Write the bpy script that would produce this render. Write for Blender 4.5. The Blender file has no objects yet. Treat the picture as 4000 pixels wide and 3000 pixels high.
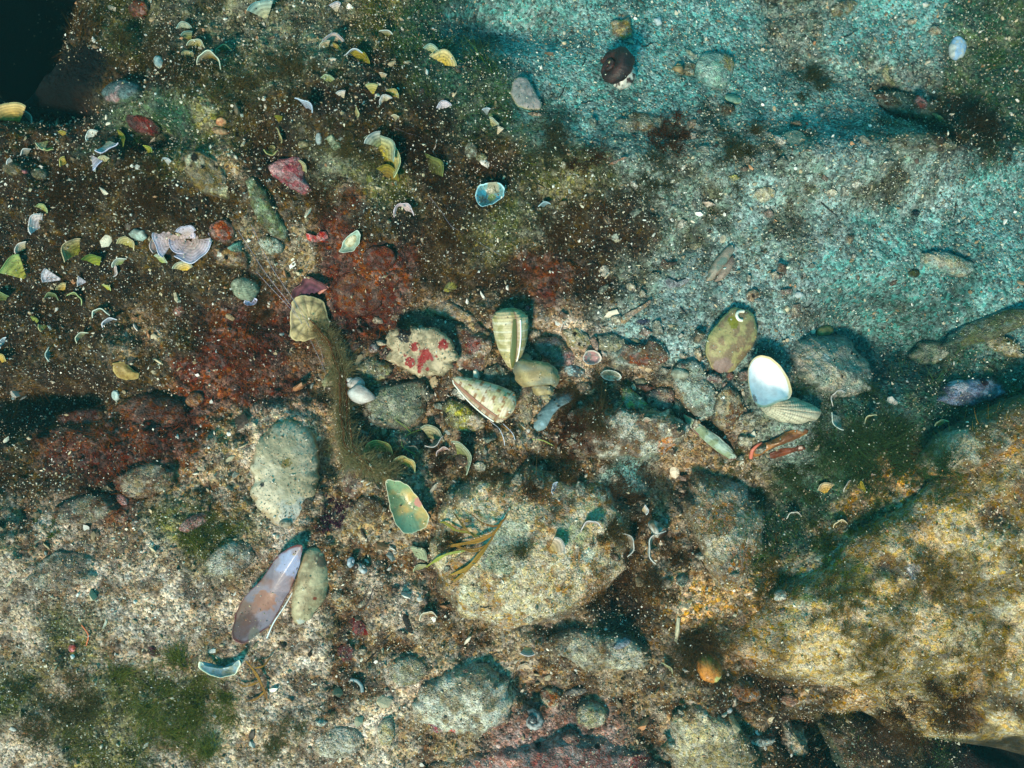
import bpy, math, random
import numpy as np
from mathutils import Vector, Matrix
from mathutils.bvhtree import BVHTree

# ------------------------------------------------------------------ camera, light, exposure
sc = bpy.context.scene
U = 0.0002            # metres per photograph pixel on the level z = 0
CH = 0.86             # camera height above the level z = 0
cam_d = bpy.data.cameras.new('camera'); cam = bpy.data.objects.new('camera', cam_d)
sc.collection.objects.link(cam); sc.camera = cam
cam.location = (0, 0, CH); cam.rotation_euler = (0, 0, 0)
cam_d.angle = 2 * math.atan(2000 * U / CH)
cam_d.clip_start = 0.01; cam_d.clip_end = 60
cam_d.dof.use_dof = True; cam_d.dof.focus_distance = 0.86; cam_d.dof.aperture_fstop = 4.5

SUN_DIR = Vector((-0.38, -0.80, 1.15)).normalized()      # towards the sun: low in the picture, a little left
sd = bpy.data.lights.new('sun', 'SUN'); sun = bpy.data.objects.new('sun', sd)
sc.collection.objects.link(sun)
sd.energy = 3.2; sd.angle = math.radians(10.0); sd.color = (1.0, 0.79, 0.60)
sun.rotation_euler = SUN_DIR.to_track_quat('Z', 'Y').to_euler(); sun.location = SUN_DIR * 3

w = bpy.data.worlds.new('World'); sc.world = w; w.use_nodes = True
nt = w.node_tree; bg = nt.nodes['Background']
sky = nt.nodes.new('ShaderNodeTexSky'); sky.sky_type = 'NISHITA'; sky.sun_disc = False
sky.sun_elevation = math.asin(SUN_DIR.z); sky.sun_rotation = math.atan2(SUN_DIR.x, SUN_DIR.y)
tint = nt.nodes.new('ShaderNodeMix'); tint.data_type = 'RGBA'; tint.blend_type = 'MULTIPLY'   # daylight filtered by the sea above
tint.inputs[0].default_value = 1.0; tint.inputs[7].default_value = (0.08, 0.90, 0.76, 1)
nt.links.new(sky.outputs[0], tint.inputs[6]); nt.links.new(tint.outputs[2], bg.inputs[0])
bg.inputs[1].default_value = 0.15
sc.view_settings.view_transform = 'Standard'; sc.view_settings.look = 'None'
sc.view_settings.gamma = 1; sc.view_settings.exposure = 0.86

# ------------------------------------------------------------------ helpers
rnd = random.Random(7)
def lin(c):
    c = np.asarray(c, float) / 255.0
    return np.where(c <= 0.04045, c / 12.92, ((c + 0.055) / 1.055) ** 2.4)

def _hash(ix, iy, seed):
    h = (ix.astype(np.int64) * 374761393 + iy.astype(np.int64) * 668265263 + seed * 1442695041) & 0xFFFFFFFF
    h = ((h ^ (h >> 13)) * 1274126177) & 0xFFFFFFFF
    h = h ^ (h >> 16)
    return (h & 0xFFFFFF) / float(0xFFFFFF)

def vn(x, y, s, seed=0):                       # value noise, -1..1, feature size s
    x = np.asarray(x, float) / s + 1000.3; y = np.asarray(y, float) / s + 1000.7
    ix = np.floor(x); iy = np.floor(y); fx = x - ix; fy = y - iy
    fx = fx * fx * (3 - 2 * fx); fy = fy * fy * (3 - 2 * fy)
    a = _hash(ix, iy, seed); b = _hash(ix + 1, iy, seed); c = _hash(ix, iy + 1, seed); d = _hash(ix + 1, iy + 1, seed)
    return ((a + (b - a) * fx) * (1 - fy) + (c + (d - c) * fx) * fy) * 2 - 1

def fbm(x, y, s, seed=0, o=4, g=0.5):
    r = 0; a = 1; t = 0
    for k in range(o):
        ca, sa = math.cos(k * 1.1), math.sin(k * 1.1)
        r = r + a * vn(x * ca - y * sa, x * sa + y * ca, s, seed + k * 17); t += a; a *= g; s *= 0.5
    return r / t

def sstep(a, b, x):
    t = np.clip((x - a) / (b - a), 0, 1); return t * t * (3 - 2 * t)

def P(px, py, z=0.0):
    s = (CH - z) / CH * U
    return ((px - 2000) * s, (1500 - py) * s)

def mesh_from(name, V, F, C=None, smooth=True, mat=None):
    """V (n,3), F (m,k) array of quads / tris or a list of arrays, C (n,3) linear colours"""
    me = bpy.data.meshes.new(name)
    Fs = F if isinstance(F, list) else [F]
    nv = len(V); me.vertices.add(nv); me.vertices.foreach_set('co', np.asarray(V, np.float32).ravel())
    nl = sum(f.size for f in Fs); npoly = sum(len(f) for f in Fs)
    me.loops.add(nl); me.loops.foreach_set('vertex_index', np.concatenate([f.ravel() for f in Fs]).astype(np.int32))
    me.polygons.add(npoly)
    tot = np.concatenate([np.full(len(f), f.shape[1]) for f in Fs]); st = np.concatenate([[0], np.cumsum(tot)[:-1]])
    me.polygons.foreach_set('loop_start', st.astype(np.int32)); me.polygons.foreach_set('loop_total', tot.astype(np.int32))
    me.polygons.foreach_set('use_smooth', np.full(npoly, smooth))
    me.update(calc_edges=True)
    if C is not None:
        at = me.color_attributes.new('Col', 'FLOAT_COLOR', 'POINT')
        c4 = np.ones((nv, 4), np.float32); c4[:, :3] = np.clip(C, 0, 1); at.data.foreach_set('color', c4.ravel())
    if mat: me.materials.append(mat)
    return me

def link(name, me, parent=None, loc=(0, 0, 0)):
    o = bpy.data.objects.new(name, me); sc.collection.objects.link(o); o.location = loc
    if parent: o.parent = parent
    return o

def tag(o, label=None, cat=None, group=None, kind=None):
    if label: o['label'] = label
    if cat: o['category'] = cat
    if group: o['group'] = group
    if kind: o['kind'] = kind
    return o

def quads(nu, nv, wrap_u=False, wrap_v=False, off=0):
    iu = np.arange(nu if wrap_u else nu - 1); iv = np.arange(nv if wrap_v else nv - 1)
    a, b = np.meshgrid(iu, iv, indexing='ij'); a2 = (a + 1) % nu; b2 = (b + 1) % nv
    return np.stack([a * nv + b, a2 * nv + b, a2 * nv + b2, a * nv + b2], -1).reshape(-1, 4) + off

# ------------------------------------------------------------------ materials
def mat(name, rough=0.85, fine=0.0006, amt=0.35, bump=0.5, bscale=0.0015, spec=0.25, trans=0.0, attr=True, col=None):
    m = bpy.data.materials.new(name); m.use_nodes = True; n = m.node_tree.nodes; l = m.node_tree.links
    b = n['Principled BSDF']; b.inputs['Roughness'].default_value = rough; b.inputs['Specular IOR Level'].default_value = spec
    tc = n.new('ShaderNodeTexCoord')
    if attr:
        a = n.new('ShaderNodeVertexColor'); a.layer_name = 'Col'; src = a.outputs[0]
    else:
        a = n.new('ShaderNodeRGB'); a.outputs[0].default_value = (*col, 1); src = a.outputs[0]
    if amt > 0:
        no = n.new('ShaderNodeTexNoise'); no.inputs['Scale'].default_value = 1 / fine / 3; no.inputs['Detail'].default_value = 4
        no.inputs['Roughness'].default_value = 0.7
        l.new(tc.outputs['Object'], no.inputs['Vector'])
        mr = n.new('ShaderNodeMapRange'); mr.inputs[1].default_value = 0.3; mr.inputs[2].default_value = 0.7
        mr.inputs[3].default_value = 1 - amt; mr.inputs[4].default_value = 1 + amt; l.new(no.outputs[0], mr.inputs[0])
        mx = n.new('ShaderNodeVectorMath'); mx.operation = 'SCALE'; l.new(src, mx.inputs[0]); l.new(mr.outputs[0], mx.inputs[3]); src = mx.outputs[0]
    l.new(src, b.inputs['Base Color'])
    if bump > 0:
        nb = n.new('ShaderNodeTexNoise'); nb.inputs['Scale'].default_value = 1 / bscale / 2; nb.inputs['Detail'].default_value = 5
        l.new(tc.outputs['Object'], nb.inputs['Vector'])
        bp = n.new('ShaderNodeBump'); bp.inputs['Strength'].default_value = bump; bp.inputs['Distance'].default_value = bscale
        l.new(nb.outputs[0], bp.inputs['Height']); l.new(bp.outputs[0], b.inputs['Normal'])
    if trans > 0:
        out = n['Material Output']; tr = n.new('ShaderNodeBsdfTranslucent'); l.new(src, tr.inputs[0])
        ms = n.new('ShaderNodeMixShader'); ms.inputs[0].default_value = trans
        l.new(b.outputs[0], ms.inputs[1]); l.new(tr.outputs[0], ms.inputs[2]); l.new(ms.outputs[0], out.inputs[0])
    return m

M_SHELL = mat('worn_shell', 0.55, 0.0014, 0.22, 0.5, 0.0012, 0.4)
M_SMOOTH = mat('clean_shell', 0.35, 0.002, 0.10, 0.12, 0.0012, 0.5)
M_ALGA = mat('alga_blade', 0.7, 0.0012, 0.25, 0.2, 0.001, 0.3, trans=0.16)
M_TURF = mat('alga_filament', 0.9, 0.002, 0.0, 0.0, 0.001, 0.1, trans=0.25)
M_GRAIN = mat('sand_grain', 0.6, 0.002, 0.0, 0.0, 0.001, 0.4)
M_THREAD = mat('nylon', 0.35, 0.002, 0.0, 0.0, 0.001, 0.5, attr=False, col=(0.22, 0.22, 0.30))

# seabed material: cover colour from the attribute, broken into grains by cell noise
def grainy_mat(name, lo, hi, vs, bs_):
    m = bpy.data.materials.new(name); m.use_nodes = True; n = m.node_tree.nodes; l = m.node_tree.links
    b = n['Principled BSDF']; b.inputs['Roughness'].default_value = 0.9; b.inputs['Specular IOR Level'].default_value = 0.2
    tc = n.new('ShaderNodeTexCoord'); a = n.new('ShaderNodeVertexColor'); a.layer_name = 'Col'
    def voro(s, feat='F1'):
        v = n.new('ShaderNodeTexVoronoi'); v.feature = feat; v.inputs['Scale'].default_value = s; l.new(tc.outputs['Object'], v.inputs['Vector']); return v
    v1 = voro(vs); v2 = voro(vs * .45)
    s1 = n.new('ShaderNodeSeparateColor'); l.new(v1.outputs['Color'], s1.inputs[0])
    s2 = n.new('ShaderNodeSeparateColor'); l.new(v2.outputs['Color'], s2.inputs[0])
    def mrange(src, lo, hi, a0=0.0, a1=1.0):
        r = n.new('ShaderNodeMapRange'); r.inputs[1].default_value = a0; r.inputs[2].default_value = a1
        r.inputs[3].default_value = lo; r.inputs[4].default_value = hi; l.new(src, r.inputs[0]); return r.outputs[0]
    g1 = mrange(s1.outputs[0], lo, hi); g2 = mrange(s2.outputs[1], 0.7, 1.3)
    mu = n.new('ShaderNodeMath'); mu.operation = 'MULTIPLY'; l.new(g1, mu.inputs[0]); l.new(g2, mu.inputs[1])
    sc1 = n.new('ShaderNodeVectorMath'); sc1.operation = 'SCALE'; l.new(a.outputs[0], sc1.inputs[0]); l.new(mu.outputs[0], sc1.inputs[3])
    # some grains warmer, some cooler
    hs = n.new('ShaderNodeHueSaturation'); l.new(sc1.outputs[0], hs.inputs['Color'])
    l.new(mrange(s1.outputs[2], 0.488, 0.512), hs.inputs['Hue']); l.new(mrange(s2.outputs[0], 0.5, 1.12), hs.inputs['Saturation'])
    l.new(hs.outputs[0], b.inputs['Base Color'])
    nb = n.new('ShaderNodeTexNoise'); nb.inputs['Scale'].default_value = 220; nb.inputs['Detail'].default_value = 6; nb.inputs['Roughness'].default_value = 0.75
    l.new(tc.outputs['Object'], nb.inputs['Vector'])
    bp0 = n.new('ShaderNodeBump'); bp0.inputs['Strength'].default_value = bs_; bp0.inputs['Distance'].default_value = 0.004; l.new(nb.outputs[0], bp0.inputs['Height'])
    bp = n.new('ShaderNodeBump'); bp.invert = True; bp.inputs['Strength'].default_value = 0.8; bp.inputs['Distance'].default_value = 0.0012
    l.new(v1.outputs['Distance'], bp.inputs['Height']); l.new(bp0.outputs[0], bp.inputs['Normal']); l.new(bp.outputs[0], b.inputs['Normal'])
    return m
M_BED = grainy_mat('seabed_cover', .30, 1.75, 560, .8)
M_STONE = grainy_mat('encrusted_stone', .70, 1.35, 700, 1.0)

# ------------------------------------------------------------------ the cover of the seabed: 20 x 15 cells of 200 photo pixels
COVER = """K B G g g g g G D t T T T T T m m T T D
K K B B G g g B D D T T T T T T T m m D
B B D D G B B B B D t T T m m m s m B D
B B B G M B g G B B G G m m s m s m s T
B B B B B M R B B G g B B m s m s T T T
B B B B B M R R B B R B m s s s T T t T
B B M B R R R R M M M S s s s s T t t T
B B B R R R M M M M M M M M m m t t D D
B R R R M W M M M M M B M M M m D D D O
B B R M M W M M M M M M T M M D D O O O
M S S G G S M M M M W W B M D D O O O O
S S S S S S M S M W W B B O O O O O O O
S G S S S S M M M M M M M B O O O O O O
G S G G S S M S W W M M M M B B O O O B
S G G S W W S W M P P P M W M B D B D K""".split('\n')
COVER = [r.split() for r in COVER]
#          main colour      patch colour     patch  turf  turf colour      grains  roughness
TYPES = {'K': ((2, 3, 4),     (4, 3, 3),      .3,  .05, (8, 8, 6),      .01, 1.0),  # near black, painting in the deep shade of the hole
         's': ((118, 146, 142),(84, 100, 90),   .38, .12, (76, 84, 56),   1.0, .7),  # grey sand with the teal water light painted into its colour
         'm': ((106, 124, 112), (74, 76, 58),   .40, .28, (66, 74, 42),   .95, 1.2),  # rubble colour shifted to teal, the cyan light cast mixed in
         'B': ((46, 28, 6),  (74, 54, 16),   .42, 1.0, (76, 50, 12),   .85, 1.6),
         'R': ((78, 26, 4),  (108, 52, 12),   .42, .80, (112, 54, 10),   .30, 1.5),
         'G': ((72, 74, 30),  (120, 112, 66), .42, .95, (94, 92, 20),   .95, 1.4),
         'g': ((112, 112, 84),(62, 62, 40),   .40, .60, (88, 80, 42),   1.0, 1.3),
         'D': ((40, 74, 58),  (74, 90, 60),   .40, .90, (62, 92, 40),   .75, 1.0),  # dark green turf with shade worked into its tone
         't': ((60, 112, 108), (50, 78, 66),   .40, .40, (52, 70, 48),   .60, .7),  # darker sand, teal shade painted into the tint
         'T': ((88, 142, 136),(62, 114, 110), .35, .03, (70, 66, 40),  .80, .35),  # fine sand, colour tinted to carry the cyan cast of the light
         'S': ((170, 147, 123),(106, 82, 60), .42, .15, (92, 84, 48),   1.0, .6),
         'W': ((190, 166, 136),(134, 106, 76), .38, .12, (98, 88, 48),   1.0, .7),
         'M': ((144, 118, 82), (88, 60, 30),   .45, .30, (84, 66, 32),   .95, 1.5),
         'O': ((186, 138, 70), (128, 88, 26),  .45, .45, (130, 104, 26),  .95, 1.0),
         'P': ((156, 116, 104),  (124, 90, 78),  .40, .10, (90, 60, 40),   .70, .9)}
NY, NX = 15, 20
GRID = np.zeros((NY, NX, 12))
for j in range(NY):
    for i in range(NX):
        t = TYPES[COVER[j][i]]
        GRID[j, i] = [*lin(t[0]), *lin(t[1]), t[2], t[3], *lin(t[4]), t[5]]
ROUGH = np.array([[TYPES[c][6] for c in r] for r in COVER])

def cover(px, py, field=GRID):
    """smooth, wandering lookup of the cover fields at photo pixels (clamped outside the picture)"""
    px = np.asarray(px, float); py = np.asarray(py, float)
    wx = px + 170 * fbm(px, py, 240, 3, 5, .6); wy = py + 170 * fbm(px, py, 240, 9, 5, .6)
    gx = np.clip(wx / 200 - 0.5, 0, NX - 1.001); gy = np.clip(wy / 200 - 0.5, 0, NY - 1.001)
    i = gx.astype(int); j = gy.astype(int); fx = sstep(0.15, 0.85, gx - i); fy = sstep(0.15, 0.85, gy - j)
    if field.ndim == 3: fx = fx[..., None]; fy = fy[..., None]
    return (field[j, i] * (1 - fx) + field[j, i + 1] * fx) * (1 - fy) + (field[j + 1, i] * (1 - fx) + field[j + 1, i + 1] * fx) * fy

# ------------------------------------------------------------------ relief of the seabed
BUMPS = [  # photo px, py, rx, ry, metres, power
    (700, 620, 900, 420, .050, 1), (1350, 420, 420, 260, .020, 1), (0, 20, 215, 280, -.55, 2),
    (1330, 1230, 300, 200, -.035, 1), (350, 1560, 420, 160, -.030, 1), (1180, 1450, 200, 160, -.020, 1),
    (300, 2250, 900, 450, .022, 1), (1800, 1450, 800, 280, -.012, 1), (3480, 1330, 330, 170, -.055, 1),
    (3080, 1990, 300, 200, -.045, 1), (3250, 640, 420, 140, .030, 1), (3750, 560, 420, 120, .030, 1),
    (2500, 620, 600, 160, .012, 1), (1280, 1790, 60, 160, -.025, 1), (2630, 1860, 120, 90, -.030, 1),
    (2420, 2230, 90, 220, -.030, 1), (3900, 2980, 420, 170, -.05, 2), (3450, 2900, 400, 110, -.07, 1),
    (3800, 2350, 900, 500, .030, 1), (200, 440, 220, 60, -.05, 1), (650, 560, 260, 70, -.03, 1),
    (1950, 60, 320, 110, -.03, 1), (560, 1240, 130, 90, -.02, 1), (120, 1570, 220, 80, -.04, 1)]
def ground_z(x, y):
    px = x / U + 2000; py = 1500 - y / U
    z = -0.075 * sstep(0, 1, (px * 0.45 - py - 380) / 1500)              # the sand falls away towards the top right
    for bx, by, rx, ry, dz, p in BUMPS:
        q = ((px - bx) / rx) ** 2 + ((py - by) / ry) ** 2
        z = z + dz * np.exp(-(q ** p))
    r = cover(px, py, ROUGH)
    z = z + np.clip(r - 1, 0, 1) * .050 * (np.abs(fbm(x, y, .10, 25, 3)) - .25)
    z = z + r * (0.0095 * fbm(x, y, 0.055, 21, 2) + 0.0055 * fbm(x, y, 0.021, 31, 3) + 0.0022 * fbm(x, y, 0.007, 41, 3))
    z = z + (0.25 + r) * 0.0008 * vn(x, y, 0.0022, 51)
    return z

def axis(n_in, lo, hi, far, n_out):
    inner = np.linspace(lo, hi, n_in); k = np.linspace(0, 1, n_out + 1)[1:]
    return np.concatenate([(lo - (k ** 3) * far)[::-1], inner, hi + (k ** 3) * far])
gx_ = axis(900, -0.47, 0.47, 7, 26); gy_ = axis(680, -0.36, 0.36, 7, 26)
GXX, GYY = np.meshgrid(gx_, gy_, indexing='ij')
GZ = ground_z(GXX, GYY)
far_ = np.maximum(np.abs(GXX) - 0.47, np.abs(GYY) - 0.36)
GZ = GZ + 0.05 * sstep(0.05, 2.5, far_) * fbm(GXX, GYY, 0.6, 77, 3)
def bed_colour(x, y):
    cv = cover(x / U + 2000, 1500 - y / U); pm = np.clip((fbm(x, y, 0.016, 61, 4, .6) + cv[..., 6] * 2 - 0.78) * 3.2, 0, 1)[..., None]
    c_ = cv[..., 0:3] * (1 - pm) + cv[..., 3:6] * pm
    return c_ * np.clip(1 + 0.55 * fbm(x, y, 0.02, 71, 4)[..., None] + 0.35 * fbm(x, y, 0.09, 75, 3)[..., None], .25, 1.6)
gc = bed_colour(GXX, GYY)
V = np.stack([GXX, GYY, GZ], -1).reshape(-1, 3)
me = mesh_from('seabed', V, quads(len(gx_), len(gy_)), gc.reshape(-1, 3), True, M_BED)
seabed = tag(link('seabed', me), 'rough sea floor of sand and algae covered rock', None, None, 'structure')

def gz(x, y):                                       # height of the built sheet
    i = int(np.clip(np.searchsorted(gx_, x) - 1, 0, len(gx_) - 2)); j = int(np.clip(np.searchsorted(gy_, y) - 1, 0, len(gy_) - 2))
    fx = (x - gx_[i]) / (gx_[i + 1] - gx_[i]); fy = (y - gy_[j]) / (gy_[j + 1] - gy_[j])
    return float((GZ[i, j] * (1 - fx) + GZ[i + 1, j] * fx) * (1 - fy) + (GZ[i, j + 1] * (1 - fx) + GZ[i + 1, j + 1] * fx) * fy)
SUPPORT = []
def top(x, y):
    z = gz(x, y)
    for (b, x0, x1, y0, y1) in SUPPORT:
        if x0 < x < x1 and y0 < y < y1:
            h = b.ray_cast(Vector((x, y, 1.0)), Vector((0, 0, -1)))
            if h[0] is not None: z = max(z, h[0].z)
    return z
def add_support(o):
    M = o.matrix_basis; vs = [M @ v.co for v in o.data.vertices]; ps = [tuple(p.vertices) for p in o.data.polygons]
    xs = [v.x for v in vs]; ys = [v.y for v in vs]
    SUPPORT.append((BVHTree.FromPolygons(vs, ps), min(xs), max(xs), min(ys), max(ys)))
def seat(px, py, rx, ry=None):
    """point of rest under a thing of half size rx, ry (photo px) with the slope of the ground there"""
    ry = ry or rx; z = 0.0
    for _ in range(3):
        x, y = P(px, py, z); z = top(x, y)
    s = (CH - z) / CH * U; dx = rx * s * 0.75; dy = ry * s * 0.75
    zs = [top(x + dx, y), top(x - dx, y), top(x, y + dy), top(x, y - dy), z]
    lim = 0.6
    g = (np.clip((zs[0] - zs[1]) / (2 * dx), -lim, lim), np.clip((zs[2] - zs[3]) / (2 * dy), -lim, lim))
    zc = sum(zs) / 5; x, y = P(px, py, zc)
    return x, y, zc, g, (CH - zc) / CH * U

# ------------------------------------------------------------------ builders (sizes in photo px, heights too)
GRAIN = {}                                  # how readily grains lie on a thing
def rings_mesh(name, R, C, m):
    """closed surface from rings (nr, na, 3), capped by a vertex at either end"""
    nr, na, _ = R.shape
    V = np.concatenate([R.reshape(-1, 3), R[0].mean(0)[None], R[-1].mean(0)[None]])
    CC = np.concatenate([C.reshape(-1, 3), C[0].mean(0)[None], C[-1].mean(0)[None]])
    Q = quads(nr, na, wrap_v=True); a = np.arange(na); b = (a + 1) % na; n0 = nr * na
    T = np.concatenate([np.stack([np.full(na, n0), a, b], -1), np.stack([np.full(na, n0 + 1), (nr - 1) * na + b, (nr - 1) * na + a], -1)])
    return mesh_from(name, V, [Q[:, ::-1].copy(), T[:, ::-1].copy()], CC, True, m)

def solid_sheet(name, S, th, C, m):
    """sheet (nu, nv, 3) given a thickness"""
    du = np.gradient(S, axis=0); dv = np.gradient(S, axis=1); N = np.cross(du, dv); N /= np.linalg.norm(N, axis=-1, keepdims=True) + 1e-12
    B = S - N * th; nu, nv, _ = S.shape
    ring = np.concatenate([S, B[:, ::-1]], 1); col = np.concatenate([C, C[:, ::-1]], 1)
    Q = quads(nu, 2 * nv, wrap_v=True); k = np.arange(nv - 1)
    cap = np.stack([k, k + 1, 2 * nv - 2 - k, 2 * nv - 1 - k], -1)
    return mesh_from(name, ring.reshape(-1, 3), [Q, cap[:, ::-1].copy(), (cap + (nu - 1) * 2 * nv)], col.reshape(-1, 3), True, m)

def outline_of(geom, seed, irr=0.08):
    """('e', px, py, w, h, deg) or a list of corners -> centre, closed outline relative to it in px (y down)"""
    if geom[0] == 'e':
        _, cx, cy, w_, h_, a = geom; n = max(28, min(200, int((w_ + h_) / 3.0))); t = np.linspace(0, 2 * np.pi, n, endpoint=False)
        k = 1 + irr * fbm(np.cos(t) * 2 + seed, np.sin(t) * 2, 1.0, seed, 3) * 1.6
        x = np.cos(t) * w_ / 2 * k; y = np.sin(t) * h_ / 2 * k; A = math.radians(-a)
        return cx, cy, np.stack([x * math.cos(A) - y * math.sin(A), x * math.sin(A) + y * math.cos(A)], -1)
    p = np.array(geom, float); q = np.roll(p, -1, 0); seg = np.linalg.norm(q - p, axis=1); cum = np.concatenate([[0], np.cumsum(seg)])
    n = max(32, min(520, int(cum[-1] / 5))); s = np.linspace(0, cum[-1], n, endpoint=False)
    pts = np.stack([np.interp(s, cum, np.append(p[:, k], p[0, k])) for k in (0, 1)], -1)
    step = cum[-1] / n; kk = max(1, int(0.035 * cum[-1] / step)); ker = np.hanning(2 * kk + 3)[1:-1]; ker /= ker.sum()
    pad = len(ker) // 2
    pts = np.stack([np.convolve(np.concatenate([pts[-pad:, k], pts[:, k], pts[:pad, k]]), ker, 'valid') for k in (0, 1)], -1)
    c = pts.mean(0); rel = pts - c; r = np.linalg.norm(rel, axis=1, keepdims=True)
    nz = fbm(pts[:, 0], pts[:, 1], max(14, cum[-1] / 22), seed, 3)[:, None]
    return c[0], c[1], rel * (1 + irr * nz)

PROF = {'dome': lambda t: np.sqrt(np.clip(1 - t ** 2.2, 0, 1)),
        'slab': lambda t: (np.clip(1 - t ** 7, 0, 1)) ** 0.5,
        'ridge': lambda t: np.clip(1 - t, 0, 1) * 0.75 + 0.25 * np.sqrt(np.clip(1 - t ** 3, 0, 1)),
        'cup': lambda t: t ** 2.2,
        'low': lambda t: np.clip(1 - t * t, 0, 1)}
def slab(name, geom, h, c1, c2=None, prof='dome', label=None, cat=None, group=None, m=None, shell=0.0, bump=0.06, bs=0.3,
         patch=0.5, ps=0.22, rim=None, rimw=0.9, spots=(), ribs=None, lean=None, sink=8, seed=None, irr=0.08, parent=None, up=0.0,
         grain=1.0, support=False, asym=None, facet=0.25, silt=None):
    if name == 'rock': irr = max(irr, .16)
    seed = seed if seed is not None else int(geom[1] if geom[0] == 'e' else geom[0][0]) % 997
    cx, cy, O = outline_of(geom, seed, irr); rx, ry = np.abs(O[:, 0]).max(), np.abs(O[:, 1]).max(); size = (rx + ry)
    x0, y0, z0, g, s = seat(cx, cy, rx, ry)
    nr = int(max(7, min(120, size / 7))); T = np.linspace(0.04, 1, nr) ** 0.85
    X = T[:, None] * O[None, :, 0] * s; Y = -T[:, None] * O[None, :, 1] * s; S = size * s
    f = PROF[prof](T)[:, None] * h * s * np.ones_like(X)
    if asym: f = f * (1 + (X * asym[0] + Y * asym[1]) / (S / 2))        # higher on one side
    fade = np.clip((1 - T) * 6, 0, 1)[:, None] if not shell else 1.0
    nz = fbm(X + seed * .13, Y, S * bs, seed, 4, 0.55)
    if support and (m is None or m is M_STONE):
        ab = .0042 * (1 - 2 * np.abs(fbm(X + seed, Y, .034, seed + 8, 3))) + .0016 * fbm(X, Y, .008, seed + 9, 3); f = f + ab * fade * min(1, S / .05)
    if facet: nz = nz + facet * (np.abs(vn(X + seed, Y, S * 0.45, seed + 5)) - .4) * 3
    f = f + nz * bump * S * fade
    if ribs:
        hx, hy, k, amp, ck = ribs; hx = (hx - cx) * s; hy = -(hy - cy) * s
        an = np.arctan2(Y - hy, X - hx); rr = np.hypot(X - hx, Y - hy) / S
        rb = np.abs(np.sin(an * k)) ** 0.6; cc = np.abs(np.sin(rr * ck)) ** 0.7
        f = f + (rb * 0.6 + cc * 0.4 - 0.5) * amp * S * np.clip(rr * 3, 0, 1)
    c1 = lin(c1); c2 = lin(c2) if c2 is not None else c1 * 0.55
    pt = np.clip((fbm(X * 1.0 + seed, Y, S * ps, seed + 50, 4, 0.6) + patch - 0.5) * 4 + 0.5, 0, 1)[..., None]
    C = c1 * (1 - pt) + c2 * pt
    C = C * (1 + 0.18 * fbm(X, Y, S * 0.08, seed + 90, 3)[..., None])
    if silt is None: silt = .34 if (m is None or m is M_STONE) and not parent else 0
    if silt:
        gcol = bed_colour(x0 + X, y0 + Y); k = np.clip((fbm(X + seed, Y, S * .16, seed + 33, 4, .6) + silt * 1.6 - .8 + np.clip(T[:, None] - .78, 0, 1) * 4) * 3, 0, .85)[..., None]
        C = C * (1 - k) + gcol * k
    if ribs: C = C * (0.30 + 0.70 * np.clip(rb * cc * 1.7, 0, 1))[..., None]
    if rim is not None:
        k = np.clip((T[:, None, None] - rimw) / 0.03, 0, 1) * np.clip(1.1 + 0.9 * fbm(X, Y, S * .2, seed + 3, 2), 0, 1)[..., None]
        C = C * (1 - k) + lin(rim) * k
    for sp in spots:
        sx, sy, sr, scol = sp; d = np.hypot(X - (sx - cx) * s, Y + (sy - cy) * s) / (sr * s)
        big = sr > 45; d = d + (0.9 if big else 0.6) * fbm(X, Y, sr * s * (0.7 if big else .45), int(sx) % 91, 4, .7); k = np.clip((1 - d) * (2 if big else 6), 0, .75 if big else 1)[..., None]; C = C * (1 - k) + lin(scol) * k
    if m is M_SHELL: C = C * .66
    if shell:
        B = f - shell * s; R = np.stack([np.concatenate([X, X[::-1] * 0.99]), np.concatenate([Y, Y[::-1] * 0.99]), np.concatenate([f, B[::-1]])], -1)
        CC = np.concatenate([C, C[::-1] * 0.9])
    else:
        tb = np.array([0.97, 0.8, 0.4, 0.08]); zb = np.array([-.35, -1, -1.1, -1.1]) * sink * s
        Xb = tb[:, None] * O[None, :, 0] * s; Yb = -tb[:, None] * O[None, :, 1] * s
        R = np.stack([np.concatenate([X, Xb]), np.concatenate([Y, Yb]), np.concatenate([f, zb[:, None] * np.ones_like(Xb)])], -1)
        CC = np.concatenate([C, np.repeat(C[-1:], 4, 0)])
    R[..., 2] += R[..., 0] * g[0] + R[..., 1] * g[1]
    if lean:
        la = math.radians(lean[1]); Rm = np.array(Matrix.Rotation(-math.radians(lean[0]), 3, Vector((-math.sin(la), math.cos(la), 0))))
        R = R @ Rm.T
        if not parent: R[..., 2] -= R[..., 2].min() + sink * s
    loc = Vector((x0, y0, z0 + up * s))
    R = R.astype(float); me_ = rings_mesh(name, R, CC, m or M_STONE)
    if parent: loc = loc - parent.location
    o = link(name, me_, parent, loc)
    if label: tag(o, label, cat, group)
    GRAIN[o.name] = grain
    if support: add_support(o)
    return o

def place(o_name, me_, px, py, up=0.0, sink=3.0, label=None, cat=None, group=None, parent=None, grain=0.1):
    """set a free mesh on the ground: its outline centred on the photo pixel, its lowest point a little sunk"""
    co = np.empty(len(me_.vertices) * 3, np.float32); me_.vertices.foreach_get('co', co); co = co.reshape(-1, 3)
    lo = co.min(0); hi = co.max(0); x, y, z, g, s = seat(px, py, max(6, (hi[0] - lo[0]) / U / 3))
    co -= np.array([(lo[0] + hi[0]) / 2, (lo[1] + hi[1]) / 2, lo[2]]); me_.vertices.foreach_set('co', co.ravel()); me_.update()
    loc = Vector((x, y, z + (up - sink) * s))
    if parent: loc = loc - parent.location
    o = link(o_name, me_, parent, loc)
    if label: tag(o, label, cat, group)
    GRAIN[o.name] = grain
    return o

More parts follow.
